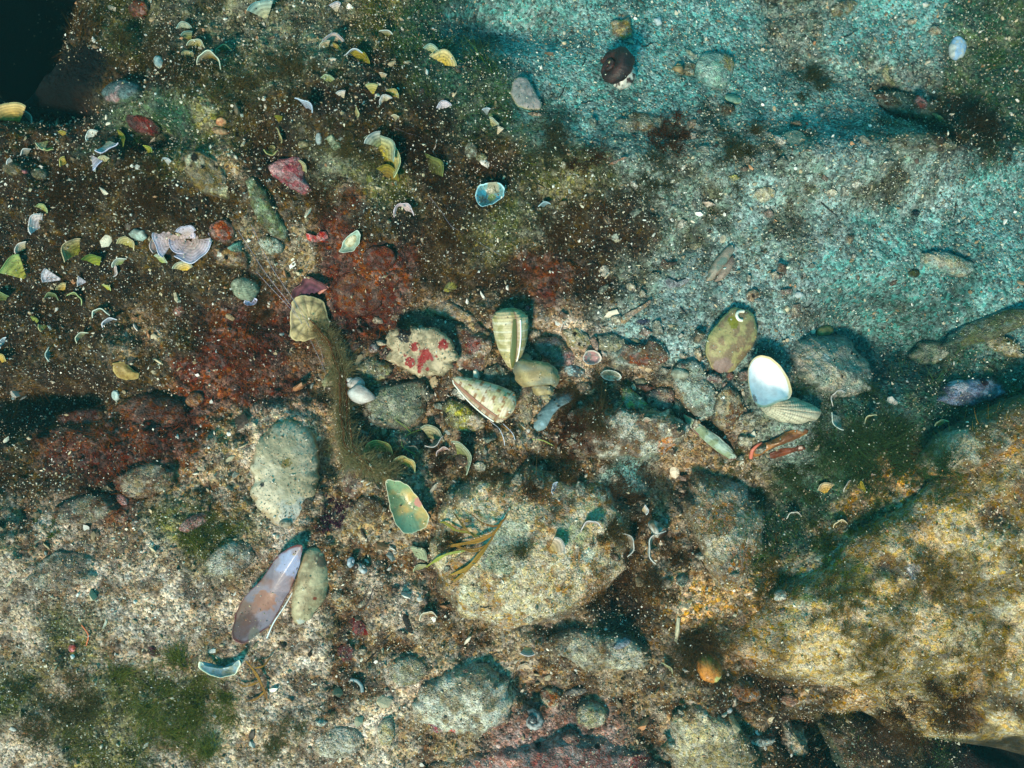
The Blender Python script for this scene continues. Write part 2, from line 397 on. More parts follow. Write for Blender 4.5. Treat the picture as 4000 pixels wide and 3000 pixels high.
def group_thing(name, px, py, label, cat, group=None, r=20):
    x, y, z, g, s = seat(px, py, r); e = bpy.data.objects.new(name, None); sc.collection.objects.link(e); e.location = (x, y, z); e.empty_display_size = .01
    return tag(e, label, cat, group)

YEL, YWH, WHT, LIL, OLV = (184, 164, 50), (208, 200, 146), (214, 218, 214), (206, 206, 226), (120, 124, 48)
def fan_mesh(R, direction, spread=110, lift=35, cup=0.8, base=YEL, rim=YWH, seed=1, th=3.5, bands=5, frill=0.05, inner=0.12, mt=None):
    nu, nv = 20, 36; u = np.linspace(inner, 1, nu)[:, None]; a = np.radians(np.linspace(-spread / 2, spread / 2, nv))[None, :]
    Rm = R * U; r = Rm * u * (1 + frill * np.sin(a * 5 + seed) * u); x = r * np.cos(a); y = r * np.sin(a)
    rad = Rm / max(cup, .01); yy = rad * np.sin(y / rad); zz = rad * (1 - np.cos(y / rad))
    zz = zz + Rm * 0.13 * u ** 5 + frill * Rm * np.sin(a * 7 + seed * 2) * u ** 2
    l = math.radians(lift); X = x * math.cos(l) - zz * math.sin(l); Z = x * math.sin(l) + zz * math.cos(l)
    d = math.radians(direction); S = np.stack([X * math.cos(d) - yy * math.sin(d), X * math.sin(d) + yy * math.cos(d), Z], -1)
    k = np.clip(u * 1.25 - 0.25, 0, 1) ** 1.4; b = 0.78 + 0.22 * np.sin(u * bands * 6.28 + 0.6 * fbm(a * 3, a * 0, 1, seed, 2))
    C = (lin(base) * (1 - k[..., None]) + lin(rim) * k[..., None]) * b[..., None] * (1 + .12 * fbm(X, yy, Rm * .3, seed, 3))[..., None]
    C = C * np.array([1.04, .92, .9]); k2 = .7 * np.clip((u - 0.93) * 18, 0, 1)[..., None]; C = C * (1 - k2) + lin(rim) * k2
    return solid_sheet('fan_blade', S, th * U, C, mt or M_ALGA)
def fan(px, py, R, direction, label=None, group='fan shaped alga blades', parent=None, up=1, name='fan_alga', grain=0.3, cat='alga', **k):
    return place(name, fan_mesh(R, direction, seed=int(px) % 89, **k), px, py, up=up, label=label, cat=cat if label else None, group=group if label else None, parent=parent, grain=grain)

def tube_mesh(name, paths, radii, C, m, sides=3, smooth=True):
    """paths (n, m, 3), radii (n, m), colours (n, m, 3)"""
    n, k, _ = paths.shape; T = np.gradient(paths, axis=1); T /= np.linalg.norm(T, axis=-1, keepdims=True) + 1e-12
    ref = np.where(np.abs(T[..., 2:3]) > 0.9, np.array([1., 0, 0]), np.array([0, 0, 1.])); A = np.cross(T, ref); A /= np.linalg.norm(A, axis=-1, keepdims=True) + 1e-12; B = np.cross(T, A)
    ph = np.arange(sides) / sides * 2 * np.pi
    V = paths[:, :, None] + radii[:, :, None, None] * (A[:, :, None] * np.cos(ph)[None, None, :, None] + B[:, :, None] * np.sin(ph)[None, None, :, None])
    Q = quads(k, sides, wrap_v=True); F = (Q[None] + (np.arange(n) * k * sides)[:, None, None]).reshape(-1, 4)
    return mesh_from(name, V.reshape(-1, 3), F, np.repeat(C[:, :, None], sides, 2).reshape(-1, 3), smooth, m)

def snail_mesh(L, turns=5, T=1.6, tube=0.62, growth=0.17, direction=90, lift=15, roll=0, c1=(170, 160, 130), c2=(110, 96, 70), bandn=6, seed=1, m=None, cord=0.0, egg=1.0):
    """turban or whelk; L = length in px, spire points in `direction`"""
    nt_, npz = 26 * turns, 20; th = np.linspace(0, turns * 2 * np.pi, nt_)[:, None]; ph = np.linspace(0, 2 * np.pi, npz, endpoint=False)[None]
    a_ = tube * egg * 1.15; ro_ = math.exp(growth * 6.283); T = min(T, .9 * a_ * (1 + 1 / ro_) / (1 - 1 / ro_))
    sc_ = np.exp(growth * (th - th.max())); X_ = sc_ * (1 + tube * np.cos(ph)); Z_ = -T * sc_ + tube * egg * sc_ * np.sin(ph) * 1.15
    if cord: X_ = X_ * (1 + cord * np.abs(np.sin(ph * 4)))
    kn = 1 + 0.05 * np.sin(th * 9) * (np.cos(ph) > 0.2)
    X_ = X_ * kn; G = np.stack([X_ * np.cos(th), X_ * np.sin(th), Z_], -1)
    A = Matrix.Rotation(math.radians(roll), 3, 'Z'); B = Matrix.Rotation(math.radians(90 - lift), 3, 'Y'); D = Matrix.Rotation(math.radians(direction), 3, 'Z')
    Rm = np.array(D @ B @ A); G = G @ Rm.T; ext = G.reshape(-1, 3); k = L * U / max(np.ptp(ext[:, 0]), np.ptp(ext[:, 1])); G = G * k
    pt = np.clip((fbm(th * 0.9, ph * 1.3 + th * 0, 1.0, seed, 3) + .0) * 4 + .5, 0, 1)[..., None]
    C = lin(c1) * (1 - pt) + lin(c2) * pt; C = .72 * C * (0.80 + 0.2 * np.sin(th * bandn + ph))[..., None]
    return rings_mesh('whorls', G, C * np.ones_like(G), m or M_SHELL), G[-1]
def snail(px, py, L, label, cat='snail shell', name='snail_shell', group=None, mouth=(52, 36, 28), up=4, grain=.25, parent=None, **k):
    me_, last = snail_mesh(L, seed=int(px) % 83, **k)
    co = np.empty(len(me_.vertices) * 3, np.float32); me_.vertices.foreach_get('co', co); co = co.reshape(-1, 3)
    off = np.array([(co[:, 0].min() + co[:, 0].max()) / 2, (co[:, 1].min() + co[:, 1].max()) / 2, co[:, 2].min()])
    e = group_thing(name, px, py, label, cat, group, L / 3)
    me_.vertices.foreach_set('co', (co - off).ravel()); me_.update(); o = link('whorls', me_, e, (0, 0, up * U - .0012)); GRAIN[o.name] = grain
    last = last - off; c = last.mean(0); n_ = np.cross(last[5] - last[0], last[10] - last[0]); n_ /= np.linalg.norm(n_) + 1e-9
    R = np.stack([c + (last - c) * t + (n_ * U * 2.5) * sgn for t, sgn in ((.05, .6), (.5, .7), (.86, 1.0), (.9, -1.2))]); Cc = np.ones_like(R) * lin(mouth)
    a = link('aperture', rings_mesh('aperture', R, Cc, M_SMOOTH), e, (0, 0, up * U - .0012)); GRAIN[a.name] = 0
    return e

def tuft(px, py, r, n, col, label=None, col2=None, h=0.55, branch=3, rad=0.9, name='filamentous_alga', cat='alga', group='bushy tufts of filamentous alga', seed=None, aim=None, up=0):
    rs = np.random.RandomState(seed or int(px) % 1000); x0, y0, z0, g, s = seat(px, py, r * .4); R = r * s; k = 7
    t = np.linspace(0, 1, k)[None, :, None]; az = rs.rand(n) * 2 * np.pi
    if aim is not None: az = math.radians(aim[0]) + (rs.rand(n) - .5) * math.radians(aim[1])
    ln = R * (0.45 + 0.6 * rs.rand(n)) * (1 if aim is not None else .42); D = np.stack([np.cos(az), np.sin(az), 0 * az], -1)[:, None]
    if aim is not None: base = np.concatenate([rs.randn(n, 2) * R * 0.14, np.zeros((n, 1))], 1)[:, None]
    else:                                                       # a mat growing from many scattered holdfasts
        nh = 16 + int(r / 12); hp = rs.randn(nh, 2) * R * np.array([.52, .34]); th_ = rs.rand() * 3.14; hp = hp @ np.array([[math.cos(th_), math.sin(th_)], [-math.sin(th_), math.cos(th_)]])
        hi_ = (rs.rand(n) ** 1.6 * nh).astype(int); base = np.concatenate([hp[hi_] + rs.randn(n, 2) * R * .05, np.zeros((n, 1))], 1)
        zb_ = np.array([top(x0 + b_[0], y0 + b_[1]) - z0 for b_ in hp]); base[:, 2] = np.clip(zb_[hi_], -.04, .04) ; base = base[:, None]
        main = rs.rand(nh) * 6.28; az = main[hi_] + rs.randn(n) * .9; D = np.stack([np.cos(az), np.sin(az), 0 * az], -1)[:, None]
    el = (0.15 + rs.rand(n) * h)[:, None, None]; W = rs.randn(n, 1, 3) * 0.22 * ln[:, None, None]; W2 = rs.randn(n, 1, 3) * .12 * ln[:, None, None]
    Pm = base + D * ln[:, None, None] * t + np.array([0, 0, 1.]) * ln[:, None, None] * el * (1.6 * t - 0.9 * t * t) + W * t * t + W2 * np.sin(t * 6)
    paths = [Pm]; rads = [np.ones((n, 1)) * (rad * U * (1 - 0.7 * t[..., 0]))]
    for b in range(branch):                                     # side twigs springing from the filaments
        i = rs.randint(0, n, n); j = rs.randint(1, k - 1, n); o_ = Pm[i, j]; d = Pm[i, j] - Pm[i, j - 1]; d /= np.linalg.norm(d, axis=-1, keepdims=True) + 1e-9
        d = d + rs.randn(n, 3) * 0.65; l2 = ln[i] * (0.18 + 0.3 * rs.rand(n)); paths.append(o_[:, None] + d[:, None] * l2[:, None, None] * t + rs.randn(n, 1, 3) * .1 * l2[:, None, None] * t * t)
        rads.append(np.ones((n, 1)) * (rad * U * 0.6 * (1 - 0.6 * t[..., 0])))
    Pa = np.concatenate(paths); Ra = np.concatenate(rads); Pa[..., 2] += (Pa[..., 0] * g[0] + Pa[..., 1] * g[1]) * (1 if aim is not None else 0)
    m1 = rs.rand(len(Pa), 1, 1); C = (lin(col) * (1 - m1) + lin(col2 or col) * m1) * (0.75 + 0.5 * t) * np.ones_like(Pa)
    o = link(name, tube_mesh(name, Pa, Ra, C, M_TURF), None, (x0, y0, z0 + up * s)); tag(o, label, cat, group); GRAIN[o.name] = 0.3
    return o

def path3(pts, n, wob=0.0, seed=1, clear=4):
    """polyline through (px, py, height px above what lies below)"""
    W = []
    for px, py, h in pts:
        z = 0
        for _ in range(3): x, y = P(px, py, z); z = top(x, y) + h * U
        W.append((x, y, z))
    W = np.array(W); s = np.linspace(0, len(W) - 1, n); i = np.minimum(s.astype(int), len(W) - 2); f = s - i
    m_ = np.gradient(W, axis=0); f = f[:, None]; a, b, ma, mb = W[i], W[i + 1], m_[i], m_[i + 1]
    Q = a * (2 * f**3 - 3 * f**2 + 1) + ma * (f**3 - 2 * f**2 + f) + b * (-2 * f**3 + 3 * f**2) + mb * (f**3 - f**2)
    return Q
def cord(name, pts, r, col, label, cat, n=40, sides=6, m=None, taper=1.0, group=None, parent=None, grain=0):
    Q = path3(pts, n); c0 = Q[0].copy() if parent is None else np.array(parent.location); Q = (Q - c0)[None]
    t = np.linspace(0, 1, n); R = (r * U * (1 - (1 - taper) * t))[None]
    o = link(name, tube_mesh(name, Q, R, np.ones((1, n, 3)) * lin(col), m or M_TURF, sides), parent, c0 if parent is None else (0, 0, 0))
    if label: tag(o, label, cat, group)
    GRAIN[o.name] = grain
    return o
def ribbon_leaf(name, pts, wmax, c1, c2, parent, th=2.0, n=36, twist=0.3, seed=1, m=None):
    """a strap with a width, tapering at both ends"""
    Q = path3(pts, n) - np.array(parent.location); T = np.gradient(Q, axis=0); T /= np.linalg.norm(T, axis=1, keepdims=True)
    t = np.linspace(0, 1, n); W = wmax * U * np.clip(np.sin(np.pi * (0.06 + 0.9 * t)) ** 0.6 * (1 + .25 * np.sin(t * 14 + seed)), .05, 2)
    A = np.cross(T, [0, 0, 1.]); A /= np.linalg.norm(A, axis=1, keepdims=True) + 1e-9; B = np.cross(A, T); tw = twist * np.sin(t * 5 + seed)
    A2 = A * np.cos(tw)[:, None] + B * np.sin(tw)[:, None]; v = np.linspace(-.5, .5, 6)
    S = Q[:, None] + A2[:, None] * (W[:, None] * v)[..., None] + np.array([0, 0, 1.]) * (np.abs(v) * 0.4 * W[:, None])[..., None]
    k = t[:, None, None] * np.ones((n, 6, 1)); C = lin(c1) * (1 - k) + lin(c2) * k; C = C * (0.8 + 0.4 * np.abs(v))[None, :, None]
    o = link(name, solid_sheet(name, S, th * U, C, m or M_ALGA), parent); GRAIN[o.name] = 0.15
    return o

# ------------------------------------------------------------------ large rocks
TAN, CRM, GRY, TEA, OCH, BRN, OLI, PNK = (176, 160, 124), (206, 192, 156), (150, 148, 134), (130, 158, 146), (176, 132, 72), (104, 70, 42), (110, 110, 60), (178, 104, 96)
slab('boulder', [(4250, 1500), (3990, 1600), (3850, 1690), (3720, 1800), (3640, 1880), (3560, 1930), (3450, 2040), (3330, 2110), (3220, 2170), (3130, 2230), (3010, 2320), (2880, 2400), (2820, 2480),
     (2860, 2570), (2980, 2640), (3150, 2700), (3330, 2760), (3500, 2840), (3700, 2890), (3900, 2930), (4300, 3100), (4900, 3000), (5200, 2400), (4900, 1700)],
     330, (202, 164, 100), (126, 98, 40), 'dome', 'big ochre and olive algae stained boulder filling the lower right', 'boulder', bump=.040, bs=.09, irr=.12, patch=.50, ps=.05, sink=60, support=True, asym=(.15, -.25),
     spots=[(3900, 2050, 60, (196, 184, 150)), (3640, 2420, 70, (196, 176, 132)), (3420, 2180, 60, (70, 42, 16)), (3560, 2620, 120, (112, 92, 30)), (3750, 1980, 60, (96, 60, 22)), (3300, 2240, 80, (100, 100, 36)),
            (3790, 2320, 60, (206, 190, 150)), (3480, 2190, 30, (170, 160, 160)), (3700, 2760, 90, (80, 44, 16)), (3880, 1880, 90, (120, 76, 26))])
slab('ridge_rock', [(3600, 1810), (3690, 1700), (3800, 1640), (3950, 1560), (4150, 1480), (4250, 1560), (4020, 1680), (3880, 1760), (3760, 1850), (3640, 1880)], 110, (190, 176, 146), (120, 92, 50), 'dome',
     'long pale sand dusted rock ridge along the upper edge of the big boulder', 'rock', bump=.03, sink=30, support=True)
slab('flat_rock', [(1760, 1900), (1900, 1850), (2030, 1820), (2200, 1850), (2380, 1900), (2470, 2010), (2490, 2120), (2460, 2240), (2370, 2340), (2250, 2410), (2080, 2450), (1900, 2450), (1760, 2400), (1700, 2300), (1690, 2150), (1700, 2000)],
     150, (210, 184, 136), (168, 126, 72), 'dome', 'large pale flat topped rock at the centre with brown weed on it', 'rock', bump=.026, bs=.16, patch=.42, ps=.07, sink=30, support=True, asym=(-.1, -.1), silt=.24, irr=.12,
     spots=[(2290, 2150, 30, (198, 196, 176)), (1960, 2150, 80, (150, 166, 140)), (2330, 2300, 80, (170, 120, 66)), (2000, 2080, 70, (176, 190, 170)), (2160, 2010, 80, (160, 110, 66)), (1840, 2300, 60, (206, 190, 140)), (2240, 2060, 60, (150, 160, 120))])
slab('rock', [(2680, 1900), (2760, 1840), (2880, 1860), (2960, 1920), (3010, 2000), (2990, 2120), (2930, 2200), (2880, 2270), (2800, 2290), (2740, 2200), (2700, 2100), (2660, 2000)],
     130, (190, 168, 134), (140, 104, 62), 'dome', 'pale tan pitted rock right of the large flat centre rock', 'rock', bump=.035, bs=.2, sink=30, support=True,
     spots=[(2870, 2160, 60, (176, 108, 48)), (2820, 1990, 50, (180, 116, 52)), (2900, 1900, 60, (160, 176, 170))])
slab('rock', [(3090, 1330), (3180, 1310), (3280, 1300), (3345, 1325), (3400, 1400), (3425, 1470), (3400, 1530), (3300, 1560), (3180, 1540), (3100, 1480), (3070, 1400)], 100, (172, 160, 136), (140, 150, 134), 'dome',
     'smooth grey tan rock with small pits right of the big oval valve', 'rock', bump=.022, bs=.3, patch=.45, ps=.2, sink=20, support=True, spots=[(3190, 1400, 16, (205, 205, 195)), (3320, 1380, 8, (20, 24, 30)), (3345, 1393, 8, (20, 24, 30)), (3225, 1410, 6, (30, 30, 30)), (3250, 1470, 7, (40, 30, 30))], grain=.5)
slab('rock', [(2180, 1700), (2230, 1620), (2330, 1590), (2480, 1600), (2600, 1610), (2660, 1660), (2680, 1720), (2620, 1770), (2500, 1800), (2380, 1800), (2250, 1780)], 80, (190, 182, 160), (120, 92, 66), 'dome',
     'low speckled white rock under the brown weed tuft in the rubble', 'rock', bump=.05, sink=20, support=True, spots=[(2260, 1680, 90, (92, 50, 26)), (2600, 1740, 40, (186, 120, 66))])
slab('rock', [(1700, 2640), (1790, 2590), (1900, 2600), (1990, 2660), (2010, 2760), (1960, 2840), (1850, 2880), (1720, 2860), (1610, 2820), (1590, 2740)], 90, (200, 192, 170), (150, 130, 100), 'dome',
     'rounded whitish rock dusted with sand near the bottom edge', 'rock', bump=.03, sink=24, support=True, spots=[(1700, 2860, 40, (150, 50, 60)), (1770, 2840, 14, (205, 50, 30))])
slab('rock', [(2020, 2900), (2150, 2880), (2300, 2880), (2450, 2890), (2560, 2930), (2600, 3010), (2560, 3200), (2000, 3200), (1650, 3150), (1600, 3010), (1800, 2930)], 80, (186, 128, 112), (140, 84, 76), 'dome',
     'broad pink coralline crusted rock cut by the bottom edge', 'rock', bump=.03, sink=24, support=True, spots=[(2500, 2950, 55, (96, 34, 34)), (2100, 2900, 14, (30, 20, 24)), (2330, 2900, 12, (30, 20, 24)), (2450, 2905, 14, (40, 20, 30)), (2230, 2920, 50, (180, 140, 130))])
slab('rock', [(2620, 2780), (2720, 2720), (2840, 2780), (2930, 2880), (2990, 3020), (2900, 3100), (2650, 3080), (2590, 2920)], 80, (196, 176, 132), (140, 120, 80), 'dome', 'cream sand dusted rock at the bottom edge right of the pink rock', 'rock', bump=.03, sink=24, support=True)
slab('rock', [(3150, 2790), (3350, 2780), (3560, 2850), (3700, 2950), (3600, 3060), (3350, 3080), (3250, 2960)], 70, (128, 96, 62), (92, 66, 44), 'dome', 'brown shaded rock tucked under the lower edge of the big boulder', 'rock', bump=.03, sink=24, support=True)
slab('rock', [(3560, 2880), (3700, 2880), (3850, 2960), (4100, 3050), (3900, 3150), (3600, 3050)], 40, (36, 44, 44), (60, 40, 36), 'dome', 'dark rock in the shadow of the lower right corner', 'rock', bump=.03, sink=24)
slab('rock', ('e', 3700, 1030, 230, 80, -15), 45, (160, 150, 118), TEA, 'dome', 'pale tan stone lying on the grey sand near the right edge', 'rock', sink=12)
slab('rock', ('e', 3870, 1280, 330, 100, 20), 60, (110, 124, 104), (84, 92, 60), 'dome', 'smooth green filmed rock at the right edge above the boulder', 'rock', sink=20, grain=.3)
slab('rock', ('e', 3630, 1375, 130, 95, 20), 45, (128, 136, 112), (96, 110, 86), 'dome', 'smooth rounded green grey stone in the shaded gully on the right', 'rock', sink=12, grain=.2)
slab('rock', ('e', 3790, 1530, 260, 110, 12), 45, (112, 126, 152), (92, 92, 112), 'dome', 'bluish purple crusted stone at the right edge', 'rock', sink=14, grain=.2, spots=[(3830, 1490, 16, (50, 26, 40)), (3740, 1500, 30, (190, 176, 190))])
slab('rock', ('e', 3920, 1350, 160, 80, -30), 36, (168, 156, 116), (110, 100, 60), 'dome', 'small yellowish rough stone at the right edge', 'rock', sink=14)
slab('rock', ('e', 560, 1880, 240, 130, 10), 40, (150, 130, 100), (110, 80, 56), 'dome', 'dull tan rock at the border of brown weed and grey sand on the left', 'rock', sink=14, support=True)
slab('rock', ('e', 330, 1990, 260, 110, 10), 34, (140, 124, 98), (100, 70, 50), 'dome', 'flat sand dusted rock near the left edge below the brown weed', 'rock', sink=14, support=True)
slab('rock', ('e', 250, 2230, 260, 150, 10), 36, (168, 154, 130), (120, 100, 80), 'dome', 'pale sandy mound of rock near the left edge', 'rock', sink=14, support=True)
slab('rock', ('e', 2350, 2540, 420, 150, -8), 50, (180, 168, 140), (130, 110, 80), 'dome', 'long low rock coated in coarse sand below the flat centre rock', 'rock', sink=20, support=True, bump=.03)
slab('rock', ('e', 2500, 480, 200, 90, 10), 22, (140, 136, 112), (110, 90, 60), 'dome', 'low gravelly hump on the sand below the dark snail', 'rock', sink=10)
slab('rock', ('e', 3560, 420, 330, 120, -20), 45, (120, 110, 84), (74, 56, 34), 'dome', 'brown weed covered hump in the upper right rubble', 'rock', sink=16, support=True, bump=.04)
slab('rock', ('e', 3600, 560, 300, 90, 0), 40, (124, 124, 100), (70, 54, 34), 'dome', 'lower grey brown hump beside the sand patch in the upper right', 'rock', sink=16, support=True, bump=.04)

# ------------------------------------------------------------------ stones and rubble
def st(g, h, c1, c2, label, **k):
    k.setdefault('grain', .8); return slab(k.pop('name', 'stone'), g, h, c1, c2, k.pop('prof', 'dome'), label, k.pop('cat', 'stone'), **k)
e = lambda *a: ('e', *a)
st([(1045, 650), (1100, 625), (1170, 612), (1195, 640), (1190, 690), (1215, 740), (1190, 762), (1130, 735), (1060, 690)], 45, (176, 100, 104), (140, 70, 76), 'bright pink coralline crusted stone in the dark weed', silt=.05, bump=.05, facet=.5, grain=.12, sink=10)
st([(725, 610), (790, 597), (850, 630), (880, 680), (905, 740), (895, 780), (860, 770), (780, 755), (740, 700)], 40, (184, 176, 136), (120, 100, 60), 'pale pitted crumbling fragment with dark holes left of the pink stone', bump=.10, sink=8, grain=.2,
   spots=[(775, 625, 18, (30, 22, 16)), (805, 660, 9, (30, 20, 14)), (850, 655, 9, (40, 30, 18)), (760, 660, 6, (40, 30, 18))], name='coral_fragment')
st([(978, 720), (1010, 700), (1050, 760), (1090, 840), (1118, 900), (1110, 935), (1060, 925), (1010, 880), (985, 800)], 45, (128, 142, 104), (96, 96, 60), 'long grey green block of stone below the pitted fragment', facet=.4, sink=10, grain=.4)
st(e(1060, 958, 90, 70, -20), 40, (176, 180, 160), (120, 110, 80), 'pale knobbly stone below the long grey green block')
st([(1080, 895), (1110, 890), (1122, 925), (1095, 935)], 30, (176, 160, 100), (120, 100, 60), 'small ochre chip at the foot of the grey green block')
st(e(872, 905, 98, 92, 20), 44, (168, 78, 34), (120, 52, 22), 'round orange brown pebble right of the white frilled alga', grain=.12, bump=.03)
st([(840, 975), (880, 970), (930, 960), (965, 990), (960, 1040), (900, 1045), (845, 1040)], 36, (164, 124, 76), (110, 70, 40), 'tan bored stone with a round black hole', bump=.06, grain=.15, spots=[(893, 1009, 9, (6, 6, 6)), (870, 1000, 10, (206, 196, 180))])
st([(890, 975), (920, 950), (950, 940), (945, 985), (915, 990)], 44, (100, 150, 136), (80, 110, 90), 'blue green flake leaning on the bored tan stone', grain=.1)
st([(495, 912), (530, 892), (575, 905), (580, 930), (555, 942), (510, 930)], 26, (186, 204, 196), (140, 150, 140), 'pale angular chip left of the white frilled alga', grain=.05, m=M_SHELL)
st(e(452, 1545, 40, 46, 0), 16, (206, 230, 226), (160, 190, 186), 'small clean white disc on the red brown slope', grain=0, m=M_SHELL)
st(e(480, 362, 200, 108, -8), 60, (150, 112, 110), (90, 110, 110), 'large mottled pink and blue cobble in the upper left weed', grain=.08, bump=.03, ps=.4, spots=[(480, 360, 14, (170, 150, 150))])
st(e(560, 490, 130, 70, -15), 40, (110, 46, 40), (70, 34, 30), 'dark red cobble half covered by weed in the upper left', grain=.15)
st(e(545, 40, 90, 70, 0), 40, (130, 66, 44), (80, 50, 34), 'red brown stone at the top edge', grain=.2)
st([(1660, 1180), (1700, 1158), (1755, 1168), (1800, 1205), (1860, 1240), (1868, 1262), (1830, 1268), (1760, 1250), (1690, 1225), (1662, 1205)], 30, (176, 148, 110), (150, 120, 90), 'tapered tan shard lying above the red spotted plate', name='shell_shard', cat='shell shard', grain=.25, sink=4, bump=.02)
st([(1740, 1300), (1780, 1262), (1850, 1290), (1925, 1330), (1915, 1400), (1885, 1455), (1810, 1470), (1760, 1450), (1745, 1380)], 45, (166, 134, 106), (110, 70, 52), 'brown ridged rock between the red spotted plate and the banded cone shell', bump=.07, facet=.5, support=True, spots=[(1850, 1350, 30, (130, 60, 46))])
st([(1390, 1440), (1420, 1405), (1465, 1385), (1490, 1410), (1535, 1420), (1530, 1470), (1490, 1490), (1440, 1485)], 34, (150, 146, 106), (112, 104, 66), 'jagged olive grey stone left of the red spotted plate', bump=.08, irr=.2)
st(e(1460, 1360, 44, 40, 40), 24, (176, 160, 150), (110, 60, 70), 'small pinkish white knob above the jagged olive stone')
st([(1890, 1440), (1950, 1420), (2000, 1450), (1995, 1510), (1940, 1520), (1895, 1495)], 30, (128, 142, 126), (100, 104, 84), 'grey green block under the tip of the banded cone shell')
st([(1560, 1215), (1700, 1240), (1830, 1280), (1920, 1300), (1900, 1330), (1780, 1300), (1620, 1270)], 22, (110, 110, 92), (90, 74, 60), 'long shaded strip of rock behind the red spotted plate')
st([(1430, 1560), (1480, 1510), (1560, 1490), (1660, 1480), (1672, 1560), (1655, 1640), (1600, 1680), (1500, 1680), (1435, 1640)], 60, (150, 150, 122), (116, 124, 100), 'broad grey green block in front of the white whelk', facet=.4, support=True, bump=.03, grain=.3, spots=[(1462, 1642, 32, (164, 168, 140))])
st([(1720, 1580), (1760, 1555), (1830, 1580), (1900, 1640), (1890, 1680), (1800, 1690), (1735, 1660)], 44, (170, 160, 70), (110, 104, 60), 'yellow stained knobbly rock under the spotted cone shell', bump=.09, spots=[(1740, 1620, 16, (40, 36, 20)), (1860, 1650, 30, (180, 160, 130)), (1780, 1600, 30, (186, 176, 60))])
st([(2070, 1340), (2110, 1315), (2180, 1320), (2240, 1370), (2265, 1405), (2230, 1440), (2160, 1430), (2100, 1385)], 44, (160, 116, 108), (126, 110, 90), 'rose pink mottled stone right of the banded cone shell', grain=.5)
st([(2190, 1290), (2250, 1278), (2300, 1310), (2310, 1345), (2280, 1372), (2220, 1360)], 34, (188, 172, 124), (150, 136, 96), 'pale yellowish stone with black pits above the pink mottled stone', spots=[(2243, 1305, 9, (24, 18, 12)), (2262, 1345, 8, (24, 18, 12)), (2280, 1352, 6, (24, 18, 12))])
st([(2320, 1310), (2400, 1300), (2460, 1335), (2450, 1365), (2380, 1375), (2330, 1368)], 30, (150, 146, 116), (110, 116, 96), 'dull grey block above the red brown rock')
st([(2395, 1380), (2440, 1345), (2520, 1345), (2530, 1320), (2580, 1340), (2622, 1390), (2610, 1420), (2550, 1440), (2470, 1425), (2410, 1405)], 40, (128, 72, 46), (92, 70, 46), 'red brown weedy rock in the middle of the rubble', bump=.06, support=True)
st([(2640, 1420), (2700, 1400), (2740, 1430), (2760, 1480), (2800, 1540), (2790, 1620), (2740, 1650), (2680, 1600), (2640, 1530), (2620, 1460)], 54, (150, 166, 152), (120, 120, 100), 'large grey teal cobble left of the big oval valve', facet=.3, support=True)
st([(2790, 1540), (2830, 1505), (2880, 1530), (2910, 1600), (2890, 1670), (2830, 1690), (2780, 1650)], 50, (160, 140, 104), (104, 70, 38), 'rounded brown speckled stone below the big oval valve', bump=.06)
st(e(2655, 1460, 66, 42, -10), 26, (180, 184, 164), (150, 150, 130), 'smooth egg shaped whitish pebble in the rubble', grain=.15, bump=.01, m=M_SHELL)
st(e(2850, 1468, 34, 40, 0), 22, (140, 88, 66), (110, 60, 50), 'small brown round pebble under the big oval valve', grain=.1)
st(e(2790, 1480, 80, 42, -8), 24, (180, 160, 144), (130, 90, 80), 'knobbly pinkish clump under the big oval valve', bump=.1)
st(e(2240, 1450, 90, 50, -20), 26, (150, 190, 196), (70, 90, 96), 'cracked pale blue fragment below the pink mottled stone', bump=.1, name='shell_fragment', cat='shell fragment')
st([(2520, 1540), (2570, 1510), (2630, 1520), (2640, 1570), (2610, 1605), (2560, 1612), (2530, 1590)], 40, (156, 140, 120), (130, 100, 90), 'round bored lump with two dark holes', spots=[(2625, 1572, 9, (14, 10, 10)), (2545, 1570, 7, (20, 14, 14))], bump=.05)
st([(2460, 1500), (2530, 1500), (2570, 1515), (2520, 1530)], 22, (120, 70, 48), (90, 56, 40), 'dark brown sliver above the bored lump')
st([(2420, 1510), (2450, 1505), (2500, 1545), (2545, 1585), (2500, 1600), (2440, 1605), (2425, 1560)], 34, (150, 166, 130), (160, 160, 60), 'yellow green stained shell piece beside the bored lump', name='shell_fragment', cat='shell fragment')
st([(3090, 1190), (3130, 1180), (3130, 1240), (3085, 1250)], 14, (166, 150, 120), (120, 100, 84), 'small angular chips beside the sand path on the right')
st(e(3222, 1292, 86, 44, 14), 26, (170, 160, 100), (140, 132, 80), 'yellowish oval pebble above the smooth grey tan rock', grain=.1, m=M_SHELL)
st(e(3120, 1152, 40, 26, 0), 14, (206, 216, 216), (170, 180, 180), 'tiny white chip on the pale sand right of centre', grain=0, m=M_SHELL)
st(e(2840, 425, 60, 60, 20), 30, (92, 84, 52), (60, 50, 34), 'dark olive stump beside the pale round lid')
st([(2382, 80), (2400, 72), (2430, 78), (2462, 60), (2470, 110), (2474, 150), (2440, 165), (2385, 150)], 40, (166, 142, 84), (120, 96, 54), 'squarish tan stone on the upper sand', grain=.05, bump=.05, facet=.5, irr=.15)
st([(2440, 165), (2470, 155), (2482, 175), (2462, 172)], 14, (206, 206, 180), (170, 170, 140), 'small white curved chip touching the squarish tan stone', name='shell_fragment', cat='shell fragment', grain=0)
st([(2550, 75), (2580, 62), (2588, 95), (2565, 104)], 16, (196, 216, 220), (150, 180, 190), 'white nicked chip alone on the upper sand', name='shell_fragment', cat='shell fragment', grain=0, m=M_SHELL)
